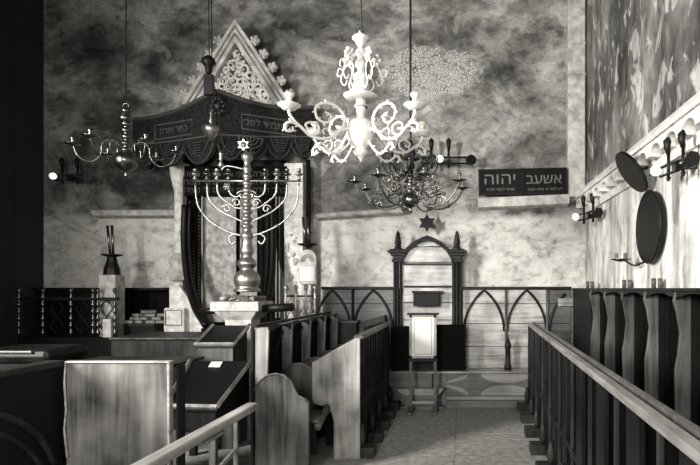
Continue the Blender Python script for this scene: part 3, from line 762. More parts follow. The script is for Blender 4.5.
MB().lathe([(.01, z(126)), (.025, z(122)), (.012, z(117)), (.02, z(113)), (.004, z(108))], (C.x, C.y, 0), 10).build('finial', 'brass_pale', sl, smooth=True)

# ------------------------------------------------------------------ ark
YA = 8.05
ark = thing('torah_ark', (at(237, 0, YA).x, YA, 0), 'carved stone Torah ark with triangular relief gable on the back wall', 'ark')
P = lambda x, y, Y_=YA: at(x, y, Y_)
def pbox(x0, y0, x1, y1, Ya, Yb, name, mt, parent, bev=0.006):
    a, b = P(x0, y1, Ya), P(x1, y0, Ya)
    return MB().box(a.x, b.x, Ya, Yb, a.z, b.z).build(name, mt, parent, bevel=bev)
# side pillars
lp = MB(); xa, xb = P(171, 0).x, P(182, 0).x
xc = (xa+xb)/2
lp.lathe([(.10, 0), (.10, 1.0), (.13, 1.05), (.13, 1.2), (.09, 1.25), (.075, 1.35), (.075, 3.05), (.10, 3.15), (.13, 3.3), (.14, 3.45)], (xc, YA+.1, 0), 14)
lp.build('column', 'stone_light', ark, smooth=True)
MB().lathe([(.04, 0), (.12, .05), (.16, .16), (.12, .25), (.15, .33), (.08, .42), (.03, .45)], (xc, YA+.08, 1.72), 10).build('carved_boss', 'stone', ark)
MB().box(P(284, 0).x, P(303, 0).x, YA, YB, 0, 3.45).build('pillar', 'stone_light', ark, bevel=.015)
MB().lathe([(.035, 0), (.035, 3.5)], (P(307, 0).x, YA+.06, 0), 10).build('shadow_strip', 'wood_dark', ark, smooth=True)  # dark strip added to stand for the shadow right of the pillar
# lumpy carved foliage down the right pillar
m = MB()
for k in range(22):
    px_, py_ = random.uniform(287, 301), 235+k*3.2; p = P(px_, py_); m.ball((p.x, YA-.0, p.z), random.uniform(.02, .045), sy=.5, n=7)
m.build('pillar_carving', 'stone', ark, smooth=True)
# lintel and gable
pbox(183, 100, 293, 112, YA-.02, YB, 'lintel', 'stone', ark)
A0, B0, T0 = P(184, 106), P(293, 106), P(237, 21)
gap = .17
gm = MB()
def tri(k): # inset triangle
    cxg, czg = T0.x, A0.z
    return None
Li = (A0.x+.20, A0.z+.10); Ri = (B0.x-.20, B0.z+.10); Ti = (T0.x, T0.z-.34)
gm.hull8([(A0.x, YA-.08, A0.z), (A0.x+.24, YA-.08, A0.z), (T0.x, YA-.08, T0.z-.34), (T0.x, YA-.08, T0.z)], [(A0.x, YB, A0.z), (A0.x+.24, YB, A0.z), (T0.x, YB, T0.z-.34), (T0.x, YB, T0.z)])
gm.hull8([(B0.x, YA-.08, B0.z), (B0.x-.24, YA-.08, B0.z), (T0.x, YA-.08, T0.z-.34), (T0.x, YA-.08, T0.z)], [(B0.x, YB, B0.z), (B0.x-.24, YB, B0.z), (T0.x, YB, T0.z-.34), (T0.x, YB, T0.z)])
gm.build('gable_frame', 'stone', ark)
gl = MB()
for q0 in (A0.x, B0.x):
    s = 1 if q0 < T0.x else -1
    for o_ in (.075, .15):
        gl.tube([(q0+s*o_, YA-.085, A0.z), (T0.x, YA-.085, T0.z-o_*1.45)], .014, 6)
gl.build('gable_moulding', 'stone_dark', ark)
MB().prism([(A0.x+.2, A0.z), (B0.x-.2, B0.z), (T0.x, T0.z-.3)], 'Y', YA+.06, YB).build('tympanum', 'stone_dark', ark)
m = MB()
import itertools
W0, H0 = (B0.x-A0.x-.5), (T0.z-.42-A0.z)
rows = 10
for r_ in range(rows):
    v = (r_+.35)/rows; zc_ = A0.z+v*H0; half = W0/2*(1-v)
    n_ = max(1, int(half*2/.10))
    for k in range(n_):
        xx = T0.x-half+(k+.5)*2*half/n_; s = random.choice((1, -1)); a0 = random.uniform(0, 6.28); pts = []; rd = random.uniform(.035, .085); xx += random.uniform(-.02, .02)
        for q in range(14):
            rad = rd*(1-q/18); a_ = a0+s*q*.5; pts.append((xx+rad*math.cos(a_), YA+.0-.02*math.sin(q*.4), zc_+rad*math.sin(a_)))
        m.tube(pts, [.02-.0007*q for q in range(14)], 6)
        for q in range(6):
            a_ = random.uniform(0, 6.28); m.ball((xx+.06*math.cos(a_), YA+.01, zc_+.06*math.sin(a_)), .026, sy=.8, sx=random.uniform(.6, 1.4), n=6)
m.build('foliage_relief', 'relief', ark, smooth=True)
for k in range(6):                                   # crockets up both slopes
    for q0 in (A0, B0):
        f = (k+.65)/6.4; s = -1 if q0 is A0 else 1
        p = Vector((q0.x+(T0.x-q0.x)*f+s*.05, YA, q0.z+(T0.z-q0.z)*f+.04))
        if k == 5: continue
        mm = MB(); mm.ball(p, .062, n=8, sy=.8)
        for a_ in (0, 1.2, 2.4, 3.6, 4.8): mm.ball(p+Vector((.05*math.cos(a_), -.03, .05*math.sin(a_))), .03, n=6)
        mm.tube([p, p-Vector((s*.09, 0, .05))], .03, 6)
        mm.build('crocket', 'stone', ark, smooth=True)
# inner opening
pbox(183, 160, 285, 330, 8.22, YB, 'recess', 'wood_dark', ark)
pbox(182.5, 168, 187, 330, YA+.02, 8.22, 'jamb', 'wood_frame', ark)
pbox(281, 168, 285, 330, YA+.02, 8.22, 'jamb', 'wood_frame', ark)
def drape(x0, x1, y0, y1, Y_, folds, amp, name, mt, parent, th=.008):
    a, b = P(x0, y1, Y_), P(x1, y0, Y_); n_ = folds*8; m = MB(); front = []; back = []
    for i in range(n_+1):
        x = a.x+(b.x-a.x)*i/n_; y = Y_+amp*math.sin(2*PI*folds*i/n_)
        front.append((x, y)); back.append((x, y+th))
    m.prism(front+back[::-1], 'Z', a.z, b.z); return m.build(name, mt, parent)
drape(187, 201, 200, 322, 8.12, 3, .02, 'side_curtain', 'curtain', ark)
drape(203, 236, 196, 322, 8.10, 2, .012, 'brocade_curtain', 'damask', ark)
drape(240, 257, 196, 322, 8.13, 1, .012, 'brocade_curtain', 'damask', ark)
drape(258, 279, 196, 322, 8.10, 4, .02, 'side_curtain', 'curtain', ark)
m = MB()
for px_ in (189.5, 199): 
    for k in range(34): p = P(px_, 202+k*3.4, 8.07); m.ball((p.x, 8.07, p.z), .012, n=5)
m.build('beading', 'thread', ark, smooth=True)
for px_ in (202, 276, 279.5): pbox(px_-.8, 196, px_+.8, 318, 8.05, 8.08, 'gilt_strip', 'thread', ark, 0)
# lattice band with inscription below the canopy
pbox(184, 166, 286, 196, 8.02, 8.2, 'inscribed_band', 'velvet', ark)
for k, y_ in enumerate((174, 182, 190)):
    p = P(236, y_, 8.01); text_mesh('כתר תורה לפני אלהים נר מצוה', .115, 'thread_dim', ark, 'embroidered_text', (p.x-.02, 8.012, p.z), FRONT.to_matrix().to_4x4(), wx=1.0)

# ------------------------------------------------------------------ canopy valance
cv = thing('ark_canopy', (at(218, 0, 7.5).x, 7.5, 3.3), 'black velvet canopy with scalloped hem and dim silver embroidery above the ark', 'canopy')
Lf, Pk, Rt = at(134, 120, 8.15), at(217, 91, 7.5), at(313, 108, 8.15)
LB, PB, RB = at(134, 152, 8.15), at(217, 146, 7.5), at(313, 144, 8.15)
def face_pts(a, b, ab, bb, lobes, depth, u, v):
    """u along, v from top (0) to hem (1)"""
    top = a.lerp(b, u); top.z += -.09*math.sin(PI*u)
    bot = ab.lerp(bb, u); f = (u*lobes) % 1.0; bot.z -= depth*math.sin(PI*f)**.6
    return top.lerp(bot, v)
def valance(a, b, ab, bb, lobes, depth, name):
    m = MB(); bm = m.bm; nu, nv = lobes*14, 8; g = []
    nrm = (b-a).cross(Vector((0, 0, 1))).normalized()
    if nrm.y > 0: nrm = -nrm
    for i in range(nu+1):
        u = i/nu*.9999; f = (u*lobes) % 1.0
        g.append([bm.verts.new(face_pts(a, b, ab, bb, lobes, depth, u, k/nv)+nrm*(.05*math.sin(PI*f)*(k/nv)**2)) for k in range(nv+1)])
    for i in range(nu):
        for k in range(nv): bm.faces.new((g[i][k], g[i+1][k], g[i+1][k+1], g[i][k+1]))
    o_ = m.build(name, 'canopy_cloth', cv, smooth=True)
    s_m = o_.modifiers.new('s', 'SOLIDIFY'); s_m.thickness = .02
    # trims
    m = MB(); m.tube([face_pts(a, b, ab, bb, lobes, depth, i/nu*.9999, .97)+nrm*.06 for i in range(nu+1)], .009, 5); m.build('hem_braid', 'thread_dim', cv)
    m = MB(); m.tube([face_pts(a, b, ab, bb, lobes, 0, i/nu*.9999, .0)+nrm*.02 for i in range(nu+1)], .03, 8); m.build('top_roll', 'thread_dim', cv)
    m = MB(); m.tube([face_pts(a, b, ab, bb, lobes, 0, i/nu*.9999, .80)+nrm*.035 for i in range(nu+1)], .010, 5); m.build('gold_cord', 'thread', cv)
    m = MB()
    for q in range(lobes):
        pts = []
        for i in range(13):
            f = .14+.72*i/12; u = (q+f)/lobes; p = face_pts(a, b, ab, bb, lobes, depth, u, .5); t_ = face_pts(a, b, ab, bb, lobes, 0, u, .85)
            bt = face_pts(a, b, ab, bb, lobes, depth, u, .86); pts.append(t_.lerp(bt, math.sin(PI*i/12)**.5)+nrm*.06)
        m.tube(pts, .006, 5)
    m.build('lobe_outline', 'thread_dim', cv)
    return nrm
n1 = valance(Lf, Pk, LB, PB, 3, .26, 'left_cloth')
n2 = valance(Pk, Rt, PB, RB, 4, .22, 'right_cloth')
def on_face(a, b, ab, bb, lobes, u, v, nrm, o=.03): return face_pts(a, b, ab, bb, lobes, 0, u, v)+nrm*o
def face_rot(nrm):
    xax = Vector((0, 0, 1)).cross(nrm).normalized(); R = Matrix((xax, nrm.cross(xax), nrm)).transposed(); return R.to_4x4()
for (a, b, ab, bb, lb, nr, u0, tx) in ((Lf, Pk, LB, PB, 3, n1, .52, 'כתר תורה'), (Pk, Rt, PB, RB, 4, n2, .52, 'נר תמיד לפני')):
    p = on_face(a, b, ab, bb, lb, u0, .5, nr, .035)
    sl_ = (b-a).normalized()
    R = face_rot(nr)
    text_mesh(tx, .13, 'thread', cv, 'embroidered_text', p, R, .003)
    if True:
        m = MB(); xax = Vector((0, 0, 1)).cross(nr).normalized(); hw, hh = .36, .10
        cs_ = [p+xax*(sx_*hw)+Vector((0, 0, sz_*hh)) for sx_, sz_ in ((-1, -1), (1, -1), (1, 1), (-1, 1))]
        m.tube([cs_[0], cs_[1], cs_[2], cs_[3], cs_[0]], .009, 5); m.build('text_border', 'thread', cv)
# menorah emblem embroidered on the lobe right of the corner
p = on_face(Pk, Rt, PB, RB, 4, .32, .97, n2, .09); xax = Vector((0, 0, 1)).cross(n2).normalized()
m = MB()
for r_ in (.05, .10, .15): m.tube([p+xax*(r_*math.cos(a_))+Vector((0, 0, .06+r_*math.sin(a_)*.9)) for a_ in [PI+PI*k/10 for k in range(11)]], .010, 5)
m.tube([p+Vector((0, 0, .06)), p+Vector((0, 0, -.14))], .010, 5); m.tube([p+Vector((0, 0, -.14))-xax*.06, p+Vector((0, 0, -.14))+xax*.06], .010, 5)
m.tube([p+Vector((0, 0, .07))-xax*.17, p+Vector((0, 0, .07))+xax*.17], .008, 5)
m.build('lampstand_emblem', 'thread', cv)
# small panels on the other lobes
m = MB()
for (a, b, ab, bb, lb, nr, us) in ((Lf, Pk, LB, PB, 3, n1, (.18, .5, .84)), (Pk, Rt, PB, RB, 4, n2, (.62, .88))):
    xax = Vector((0, 0, 1)).cross(nr).normalized()
    for u in us:
        p = on_face(a, b, ab, bb, lb, u, 1.0, nr, .09)
        for q in range(5):
            m.tube([p-xax*.07+Vector((0, 0, .04-q*.035)), p+xax*.07+Vector((0, 0, .04-q*.035))], .007, 5)
m.build('lobe_embroidery', 'thread_dim', cv)
# crown motif on the corner
p = Pk+Vector((.03, -.05, -.22)); m = MB()
for k in range(10): a_ = 2*PI*k/10; m.ball(p+Vector((.075*math.cos(a_), 0, .10*math.sin(a_))), .02, n=6)
m.ball(p, .04, n=8); m.build('corner_motif', 'thread_dim', cv, smooth=True)

for q in (Lf, Rt): MB().tube([q-Vector((0, 0, .03)), Vector((q.x, YB+.01, q.z-.03))], .02, 6).build('support_rod', 'iron', cv)

# ------------------------------------------------------------------ pedestal and great menorah
Y = 6.6; sx = Y/F; C = at(242, 0, Y); z = lambda y_: EYE+(VY-y_)*sx
C.x = at(243, 0, Y).x
pd = thing('stone_pedestal', (C.x, Y, 0), 'stone pedestal with waisted stem carrying the great lampstand', 'pedestal')
sl_ = MB().box(C.x-.275, C.x+.275, Y-.26, Y+.26, 1.385, 1.495).build('slab', 'stone', pd, bevel=.012)
for d in (-.22, 0, .22): MB().ball((C.x+d, Y-.26, 1.44), .02, n=8, sy=.5).build('bolt', 'stone_light', sl_, smooth=True)
st_ = MB(); zs = [(.24, 1.385), (.20, 1.33), (.15, 1.28), (.14, 1.16), (.145, 1.05), (.16, 1.02)]
R2 = []
for r_, zz in zs: R2.append([st_.bm.verts.new((C.x+dx*r_, Y+dy*r_, zz)) for dx, dy in ((-1, -1), (1, -1), (1, 1), (-1, 1))])
for a, b in zip(R2, R2[1:]):
    for k in range(4): st_.bm.faces.new((a[k], a[(k+1) % 4], b[(k+1) % 4], b[k]))
st_.bm.faces.new(R2[0]); st_.bm.faces.new(R2[-1][::-1]); st_.build('stem', 'stone', pd)
MB().box(C.x-.17, C.x+.15, Y-.16, Y+.16, 0, 1.02).build('base_block', 'stone_light', pd, bevel=.01)
MB().tube([(C.x+.27, Y-.1, 1.41), (C.x+.62, Y-.1, 1.43)], .05, 10).build('side_rod', 'iron', pd, smooth=True)
MB().tube([(C.x-.27, Y-.1, 1.39), (C.x-.50, Y-.0, 1.37)], .04, 10).build('side_rod', 'iron', pd, smooth=True)

C = at(247, 0, Y)
mn = thing('lampstand', (C.x, Y, 1.495), 'tall brass eight-branched lampstand with star finial on the stone pedestal', 'candelabrum')
MB().box(C.x-.24, C.x+.16, Y-.2, Y+.2, 1.497, 1.555).build('base_plate', 'brass_dark', mn, bevel=.008)
prof = [(13, 292), (13, 290), (10.5, 288), (11, 286), (12.5, 282), (12.5, 278), (10.5, 273), (7, 270.5), (6.2, 269), (8.5, 266), (9.5, 264), (8.5, 261), (5.5, 258.5), (5, 256), (6.5, 253), (6.8, 250), (5.5, 246), (5, 240), (6.5, 237), (6.5, 235), (4.5, 232)]
for k in range(9): yb = 229-k*7.2; prof += [(3.4, yb), (6-.2*k, yb-1.8), (5.6-.2*k, yb-3.4), (3.2, yb-5.2)]
prof += [(3, 162), (5.5, 159), (5.5, 155), (2, 152)]
MB().lathe([(r_*sx, z(y_)) for r_, y_ in prof], (C.x, Y, 0), 24).build('shaft', 'brass_pale', mn, smooth=True)
m = star_mb((C.x-.04, Y, z(145)), .075, .012); m.ball((C.x-.04, Y-.01, z(145)), .035, n=10); m.tube([(C.x, Y, z(153)), (C.x-.03, Y, z(148))], .01, 6); m.build('star_finial', 'brass_pale', mn)
m = MB(); m.tube([(C.x+.055*math.cos(a_), Y, z(157)+.055*math.sin(a_)) for a_ in [2*PI*k/18 for k in range(18)]], .009, 6, True); m.build('ring', 'brass_pale', mn, smooth=True)
MB().tube([(C.x-55*sx, Y, z(181)), (C.x+54*sx, Y, z(181))], .011, 8).build('top_bar', 'brass_pale', mn, smooth=True)
ARM = [[(52, 183), (49, 205), (37, 221), (20, 231), (5, 236)], [(40, 183), (38, 199), (26, 211), (12, 218), (4, 222)], [(30, 183), (28, 195), (16, 205), (10, 208), (4, 208)], [(18.5, 183), (17, 193), (11, 197), (6, 195), (3, 195)]]
for s in (-1, 1):
    for k, pr in enumerate(ARM):
        m = MB(); pts = cr([(C.x+s*a_*sx, Y, z(b_)) for a_, b_ in pr], 6); m.tube(pts, .0105, 8)
        if k in (1, 2, 3):
            q = pr[2]; cc = (C.x+s*(q[0]-6)*sx, z(q[1]-2)); sp = []
            for i in range(16): a_ = i*.5; rad = 4.5*sx*(1-i/20); sp.append((cc[0]+s*rad*math.cos(a_), Y-.015, cc[1]+rad*math.sin(a_)))
            m.tube(sp, .009, 6)
        if k == 0:
            m.tube(cr([(C.x+s*4*sx, Y, z(236)), (C.x+s*13*sx, Y, z(234)), (C.x+s*18*sx, Y, z(238)), (C.x+s*15*sx, Y, z(244)), (C.x+s*11*sx, Y, z(241))], 5), .011, 7)
            for q in ((30, 226), (44, 213)): m.ball((C.x+s*q[0]*sx, Y, z(q[1])), .022, n=8)
        am = m.build('branch', 'brass_pale', mn, smooth=True)
        x = C.x+s*pr[0][0]*sx
        MB().lathe([(.012, 0), (.03, .012), (.014, .03), (.02, .05), (.045, .062), (.045, .075), (.02, .08), (.026, .12), (.026, .13), (.012, .135)], (x, Y, z(180)), 12).build('candle_cup', 'brass_dark' if k % 2 else 'brass_pale', am, smooth=True)
# servant light on the left of the shaft
x = C.x-26*sx
m = MB(); m.tube(cr([(C.x, Y, z(170)), (x+.08, Y, z(166)), (x, Y, z(170))], 5), .01, 6); m.lathe([(.012, z(168)), (.04, z(166)), (.015, z(162)), (.02, z(156)), (.03, z(154)), (.006, z(150))], (x, Y, 0), 12); m.build('servant_light', 'brass_pale', mn, smooth=True)
m = MB(); m.ball((C.x-19*sx, Y-.02, z(187)), .035, n=8)
for k in range(6): a_ = k*PI/3; m.ball((C.x-19*sx+.03*math.cos(a_), Y-.03, z(187)+.03*math.sin(a_)), .015, n=6)
m.build('flower', 'brass_pale', mn, smooth=True)
m = MB()
for k in range(9): m.tube([(C.x+random.uniform(-.2, .12), Y-.215, 1.51), (C.x+random.uniform(-.2, .12), Y-.215, 1.57)], .012, 6)
m.build('base_ornament', 'brass_pale', mn)

# black curved rails flanking the ark steps
for lab, pts in (('black curved handrail sweeping down left of the ark curtain', [(185, 205), (184, 240), (187, 275), (194, 305), (206, 326)]),
                 ('black curved handrail right of the ark curtain, behind the lampstand', [(272, 205), (273, 240), (272, 275), (268, 300), (258, 320)])):
    t = thing('handrail', at(pts[-1][0], pts[-1][1], 7.6), lab, 'handrail')
    Ys = [7.95, 7.9, 7.75, 7.55, 7.3]
    wpts = cr([at(a, b, y_) for (a, b), y_ in zip(pts, Ys)], 8)
    MB().tube(wpts, .045, 10).build('rail', 'lacquer', t, smooth=True)
    MB().tube([p+Vector((.07 if 'left' in lab else -.07, 0, 0)) for p in wpts], .02, 8).build('inner_rail', 'lacquer', t, smooth=True)
    w = wpts[-1]; MB().lathe([(.07, 0), (.05, .1), (.035, .5), (.06, w.z-.03)], (w.x, w.y, 0), 12).build('newel', 'lacquer', t, smooth=True)

# ------------------------------------------------------------------ stone candle posts
def candle_post(px, Y_, ytop_stone, label, tall, dish_y, w):
    C = at(px, 0, Y_); sx = Y_/F; z = lambda y_: EYE+(VY-y_)*sx
    t = thing('candle_post', (C.x, Y_, 0), label, 'candle stand')
    MB().box(C.x-w, C.x+w, Y_-w, Y_+w, 0, z(ytop_stone)).build('stone_shaft', 'stone', t, bevel=.015)
    m = MB(); m.lathe([(w*.95, z(ytop_stone)), (w*.9, z(ytop_stone-6)), (w*.62, z(ytop_stone-13)), (w*.5, z(ytop_stone-18)), (.03, z(dish_y))], (C.x, Y_, 0), 8); m.build('iron_cap', 'iron', t)
    MB().lathe([(.03, z(dish_y+2)), (.13, z(dish_y)), (.135, z(dish_y-1.2)), (.03, z(dish_y-.5))], (C.x, Y_, 0), 18).build('drip_dish', 'iron', t, smooth=True)
    for d, h in ((-.035, tall), (.03, tall)):
        m = MB(); m.tube([(C.x+d*.6, Y_, z(dish_y)), (C.x+d-.03, Y_, z(dish_y-h))], .017, 8); m.build('candle', 'brass_dark', t, smooth=True)
    return t, C, z
candle_post(112, 7.75, 275, 'stone post with black iron cap and two tall tapers, at the left wall panelling', 30, 255.5, .115)
t, C, z = candle_post(307.5, 7.75, 283, 'stone post with two tall tapers behind the arch-topped white plaque', 28, 245, .07)
ap = thing('arched_plaque', (C.x, 7.62, z(283)), 'white arch-topped plaque fixed to the stone post beside the ark', 'plaque')
xa, xb = at(299, 0, 7.62).x, at(316.5, 0, 7.62).x; u = 7.62/F
zz = lambda y_: EYE+(VY-y_)*u; r_ = (xb-xa)/2
o = [(xa, zz(284)), (xb, zz(284)), (xb, zz(259))]+[(xa+r_+r_*math.cos(a_), zz(259)+r_*1.1*math.sin(a_)) for a_ in [PI*k/12 for k in range(1, 12)]]+[(xa, zz(259))]
MB().prism(o, 'Y', 7.61, 7.66).build('backboard', 'stone', ap, bevel=.005)
MB().box(xa+.02, xb-.02, 7.595, 7.612, zz(281), zz(267)).build('white_panel', 'card', ap)
m = MB()
for q in range(3): m.tube([(xa+r_+(r_-.03-.02*q)*math.cos(a_), 7.605, zz(262)+(r_*1.1-.03-.02*q)*math.sin(a_)) for a_ in [PI*k/12 for k in range(13)]], .005, 5)
m.build('arch_moulding', 'wood_grey', ap)

# ------------------------------------------------------------------ iron scroll railing right of pedestal
Y = 7.3; sx = Y/F; z = lambda y_: EYE+(VY-y_)*sx
ir = thing('scroll_railing', (at(298, 0, Y).x, Y, 0), 'wrought metal railing with scrolls and ball-topped posts beside the pedestal', 'railing')
xs = [at(p_, 0, Y).x for p_ in (286, 296, 306, 315)]
for x in xs:
    MB().lathe([(.016, 0), (.016, z(312)), (.022, z(308)), (.014, z(300)), (.02, z(294)), (.014, z(291)), (.032, z(288)), (.028, z(286)), (.006, z(285))], (x, Y, 0), 10).build('post', 'brass_pale', ir, smooth=True)
MB().box(xs[0]-.05, xs[-1]+.05, Y-.012, Y+.012, z(297), z(295.2)).build('top_bar', 'iron', ir)
MB().box(xs[0]-.05, xs[-1]+.05, Y-.012, Y+.012, z(327), z(325.5)).build('lower_bar', 'iron', ir)
for a, b in zip(xs, xs[1:]):
    m = MB(); c_ = (a+b)/2
    for s in (-1, 1):
        m.tube(cr([(c_, Y, z(298)), (c_+s*.045, Y, z(303)), (c_+s*.02, Y, z(309)), (c_-s*.03, Y, z(314)), (c_-s*.045, Y, z(320)), (c_, Y, z(325))], 6), .008, 6)
        m.tube([(c_+s*.03+.02*math.cos(a_), Y, z(311)+.03*math.sin(a_)) for a_ in [2*PI*k/12 for k in range(12)]], .006, 5, True)
    m.build('scroll', 'brass_pale', ir, smooth=True)

# ------------------------------------------------------------------ left: dark panelling, balustrade, shelf, books
dp = thing('dark_panelling', (-5.0, 8.1, 0), 'nearly black wall panelling in the left corner', 'panelling')
X0, X1 = -6.19, at(121, 0, 8.1).x
for k in range(6):
    a = X0+(X1-X0)*k/6; b = X0+(X1-X0)*(k+1)/6; MB().box(a+.006, b-.006, 8.12, 8.2, 0, EYE-.01).build('board', 'wood_dark', dp)
MB().box(X0, X1, 8.2, YB, 0, EYE-.01).build('backing', 'wood_dark', dp)
MB().box(X0, at(166, 0, 8.1).x, 8.06, YB, EYE-.03, EYE+.005).build('cap_rail', 'wood_dark', dp)
Y = 7.55; sx = Y/F; z = lambda y_: EYE+(VY-y_)*sx
bl = thing('balustrade', (-4.9, Y, 0), 'dark balustrade with turned brass balusters in front of the dark panelling', 'railing')
for px in (19, 43, 71, 93, 98, 115):
    x = at(px, 0, Y).x; pr = [(.02, z(337))]
    for k in range(6): yb = 334-k*7; pr += [(.02, z(yb)), (.03, z(yb-1.5)), (.018, z(yb-3)), (.013, z(yb-6))]
    pr += [(.028, z(291)), (.02, z(288))]
    MB().lathe(pr, (x, Y, 0), 10).build('baluster', 'brass_dark', bl, smooth=True)
MB().box(-5.95, at(118, 0, Y).x, Y-.03, Y+.03, z(300), z(297.5)).build('top_rail', 'iron', bl)
MB().box(-5.95, at(118, 0, Y).x, Y-.06, Y+.06, 0, z(337)).build('low_wall', 'wood_dark', bl)
# grille scrolls between balusters
m = MB()
for a, b in ((19, 43), (43, 71), (71, 93), (98, 115)):
    c_ = at((a+b)/2, 0, Y).x
    for s in (-1, 1): m.tube(cr([(c_, Y, z(300)), (c_+s*.08, Y, z(308)), (c_, Y, z(317)), (c_-s*.08, Y, z(326)), (c_, Y, z(334))], 6), .008, 6)
m.build('iron_scrolls', 'lacquer', bl, smooth=True)
sm_ = MB().box(at(103, 0, 7.5).x, at(111, 0, 7.5).x, 7.492, 7.535, at(0, 337, 7.55).z, at(0, 319, 7.55).z).build('stone_block', 'stone_light')
tag(sm_, 'small pale stone chip at the foot of the left stone post', 'stone')
shf = thing('wall_shelf', (-4.55, 8.1, 0), 'dark recessed bookcase holding a heap of books left of the ark', 'bookcase')
xa, xb = -4.70, at(167, 0, 8.1).x
MB().box(-4.92, xb, 8.26, YB, 0, EYE-.03).build('back', 'niche', shf)  # shade of the recess painted in by the near-black back
zsh = at(0, 323, 7.95).z
MB().box(xa, xb, 7.75, 8.26, zsh-.03, zsh).build('shelf', 'wood_mid', shf)
MB().box(xa, xb, 7.78, 8.26, 0, zsh-.03).build('lower_box', 'wood_dark', shf)
bk = None; spots = [(132, 0, 2, 0), (142, 0, -4, 0), (153, 0, 3, 0), (163.5, 0, -2, 0), (136, 1, 9, 0), (147, 1, -6, 0), (157.5, 1, 4, 0), (141, 2, -9, 0), (152, 2, 8, 0), (149, 3, -14, 0), (163, 2, 5, 0)]
names = ['leftmost book on the bottom layer of the bookcase heap', 'second book from the left on the bottom layer of the heap', 'third book from the left on the bottom layer of the heap', 'rightmost book on the bottom layer of the heap',
 'leftmost book on the second layer of the heap', 'middle book on the second layer of the heap', 'rightmost book on the second layer of the heap', 'left book on the third layer of the heap', 'middle book on the third layer of the heap', 'topmost book lying on the heap', 'right book on the third layer of the heap']
for i, (px, lay, rz, wd) in enumerate(spots):
    x = at(px, 0, 7.95).x; zz_ = zsh+lay*.047
    if bk is None:
        t = thing('book', (x, 7.95, zz_), names[0], 'book', 'heap of books in the left bookcase'); bk = t
        cv_ = MB(); cv_.box(x-.062, x+.062, 7.87, 8.03, zz_, zz_+.006).box(x-.062, x+.062, 7.87, 8.03, zz_+.038, zz_+.044).box(x-.062, x-.056, 7.87, 8.03, zz_, zz_+.044); cv_.build('cover', 'book', t)
        MB().box(x-.056, x+.058, 7.875, 8.025, zz_+.006, zz_+.038).build('pages', 'page', t)
    else: t = copy_tree(bk); t['label'] = names[i]
    t.location = (x, 7.95+random.uniform(-.03, .03), zz_); t.rotation_euler.z = math.radians(rz*2.5)
sb = thing('stone_block', (at(174, 0, 7.8).x, 7.8, 0), 'square pale stone block beside the heap of books', 'stone block')
a, b = at(163.5, 328, 7.7), at(184, 308, 7.7)
MB().box(a.x, b.x, 7.7, 7.79, 0, b.z).build('block', 'stone_light', sb, bevel=.02)
MB().tube([(a.x+.03, 7.69, a.z+.04), (b.x-.03, 7.69, a.z+.04), (b.x-.03, 7.69, b.z-.03), (a.x+.03, 7.69, b.z-.03), (a.x+.03, 7.69, a.z+.04)], .008, 5).build('incised_border', 'stone_dark', sb)
# pale column base of the ark standing behind it
fl = thing('ark_steps', (-3.7, 7.5, 0), 'pale stone flank of the ark steps behind the black handrail', 'steps')
m = MB(); a, b, c_ = at(183, 285, 7.98), at(207, 322, 7.98), at(172, 322, 7.98)
MB().prism([(a.x-.1, 0), (a.x-.1, a.z), (a.x+.03, a.z), (b.x+.05, b.z), (b.x+.05, 0)], 'Y', 7.80, 7.86).build('flank', 'stone_light', fl)

# ------------------------------------------------------------------ chests and slanted desks on the left
ch = thing('long_chest', (-3.4, 7.0, 0), 'long low wooden chest with worn top edge, below the books and stone block', 'chest')
MB().box(at(108,0,6.3).x, at(205, 0, 6.3).x, 6.3, 7.2, 1.065, 1.09).build('chest_top', 'wood_mid', ch, bevel=.006)
MB().box(at(108,0,6.3).x+.02, at(205, 0, 6.3).x-.02, 6.33, 7.15, .86, 1.065).build('front_board', 'wood_mid', ch)
MB().box(at(108,0,6.3).x+.06, at(205, 0, 6.3).x-.06, 6.40, 7.15, 0, .86).build('chest_body', 'wood_dark', ch)
MB().tube([(at(110,0,6.3).x, 6.295, 1.08), (at(204, 0, 6.3).x, 6.295, 1.08)], .012, 6).build('edge_moulding', 'wood_grey', ch)
lt = thing('side_table', (-3.0, 5.4, 0), 'dark table top with thin lit edge behind the pale bench panel', 'table')
MB().box(at(98, 0, 5.6).x, at(204, 0, 5.6).x, 4.9, 5.62, .94, .965).build('table_top', 'wood_mid', lt, bevel=.004)
for x in (at(98, 0, 5.6).x+.06, at(204, 0, 5.6).x-.1):
    for y in (4.95, 5.5): MB().box(x, x+.06, y, y+.06, 0, .94).build('leg', 'wood_dark', lt)
def slant_desk(label, BL, BR, FR, FL, body, front_mt, edge_mt, lidm, nm):
    t = thing('slanted_desk', ((FL.x+FR.x)/2, FL.y, 0), label, 'desk')
    dz = Vector((0, 0, .03))
    MB().hull8([FL, FR, BR, BL], [FL-dz, FR-dz, BR-dz, BL-dz]).build('lid', lidm, t)
    e = Vector((0, 0, .008))
    for p, q in ((FR, BR), (FL, BL)): MB().tube([p+e, q+e], .02, 4).build('side_moulding', edge_mt, t)
    MB().tube([FL+e, FR+e], .02, 4).build('front_moulding', edge_mt, t)
    B_ = MB(); g = .02
    B_.hull8([FL-dz+Vector((g, g, 0)), FR-dz+Vector((-g, g, 0)), BR-dz+Vector((-g, -g, 0)), BL-dz+Vector((g, -g, 0))],
             [Vector((FL.x+g, FL.y+g, body)), Vector((FR.x-g, FR.y+g, body)), Vector((BR.x-g, BR.y-g, body)), Vector((BL.x+g, BL.y-g, body))])
    B_.build('body', front_mt, t)
    if body > .1:
        for x_ in (FL.x+.05, FR.x-.05):
            MB().box(x_-.025, x_+.025, FL.y+.03, FL.y+.08, 0, body).build('leg', 'wood_grey', t)
    return t
yb_, yf_ = 5.07, 4.34
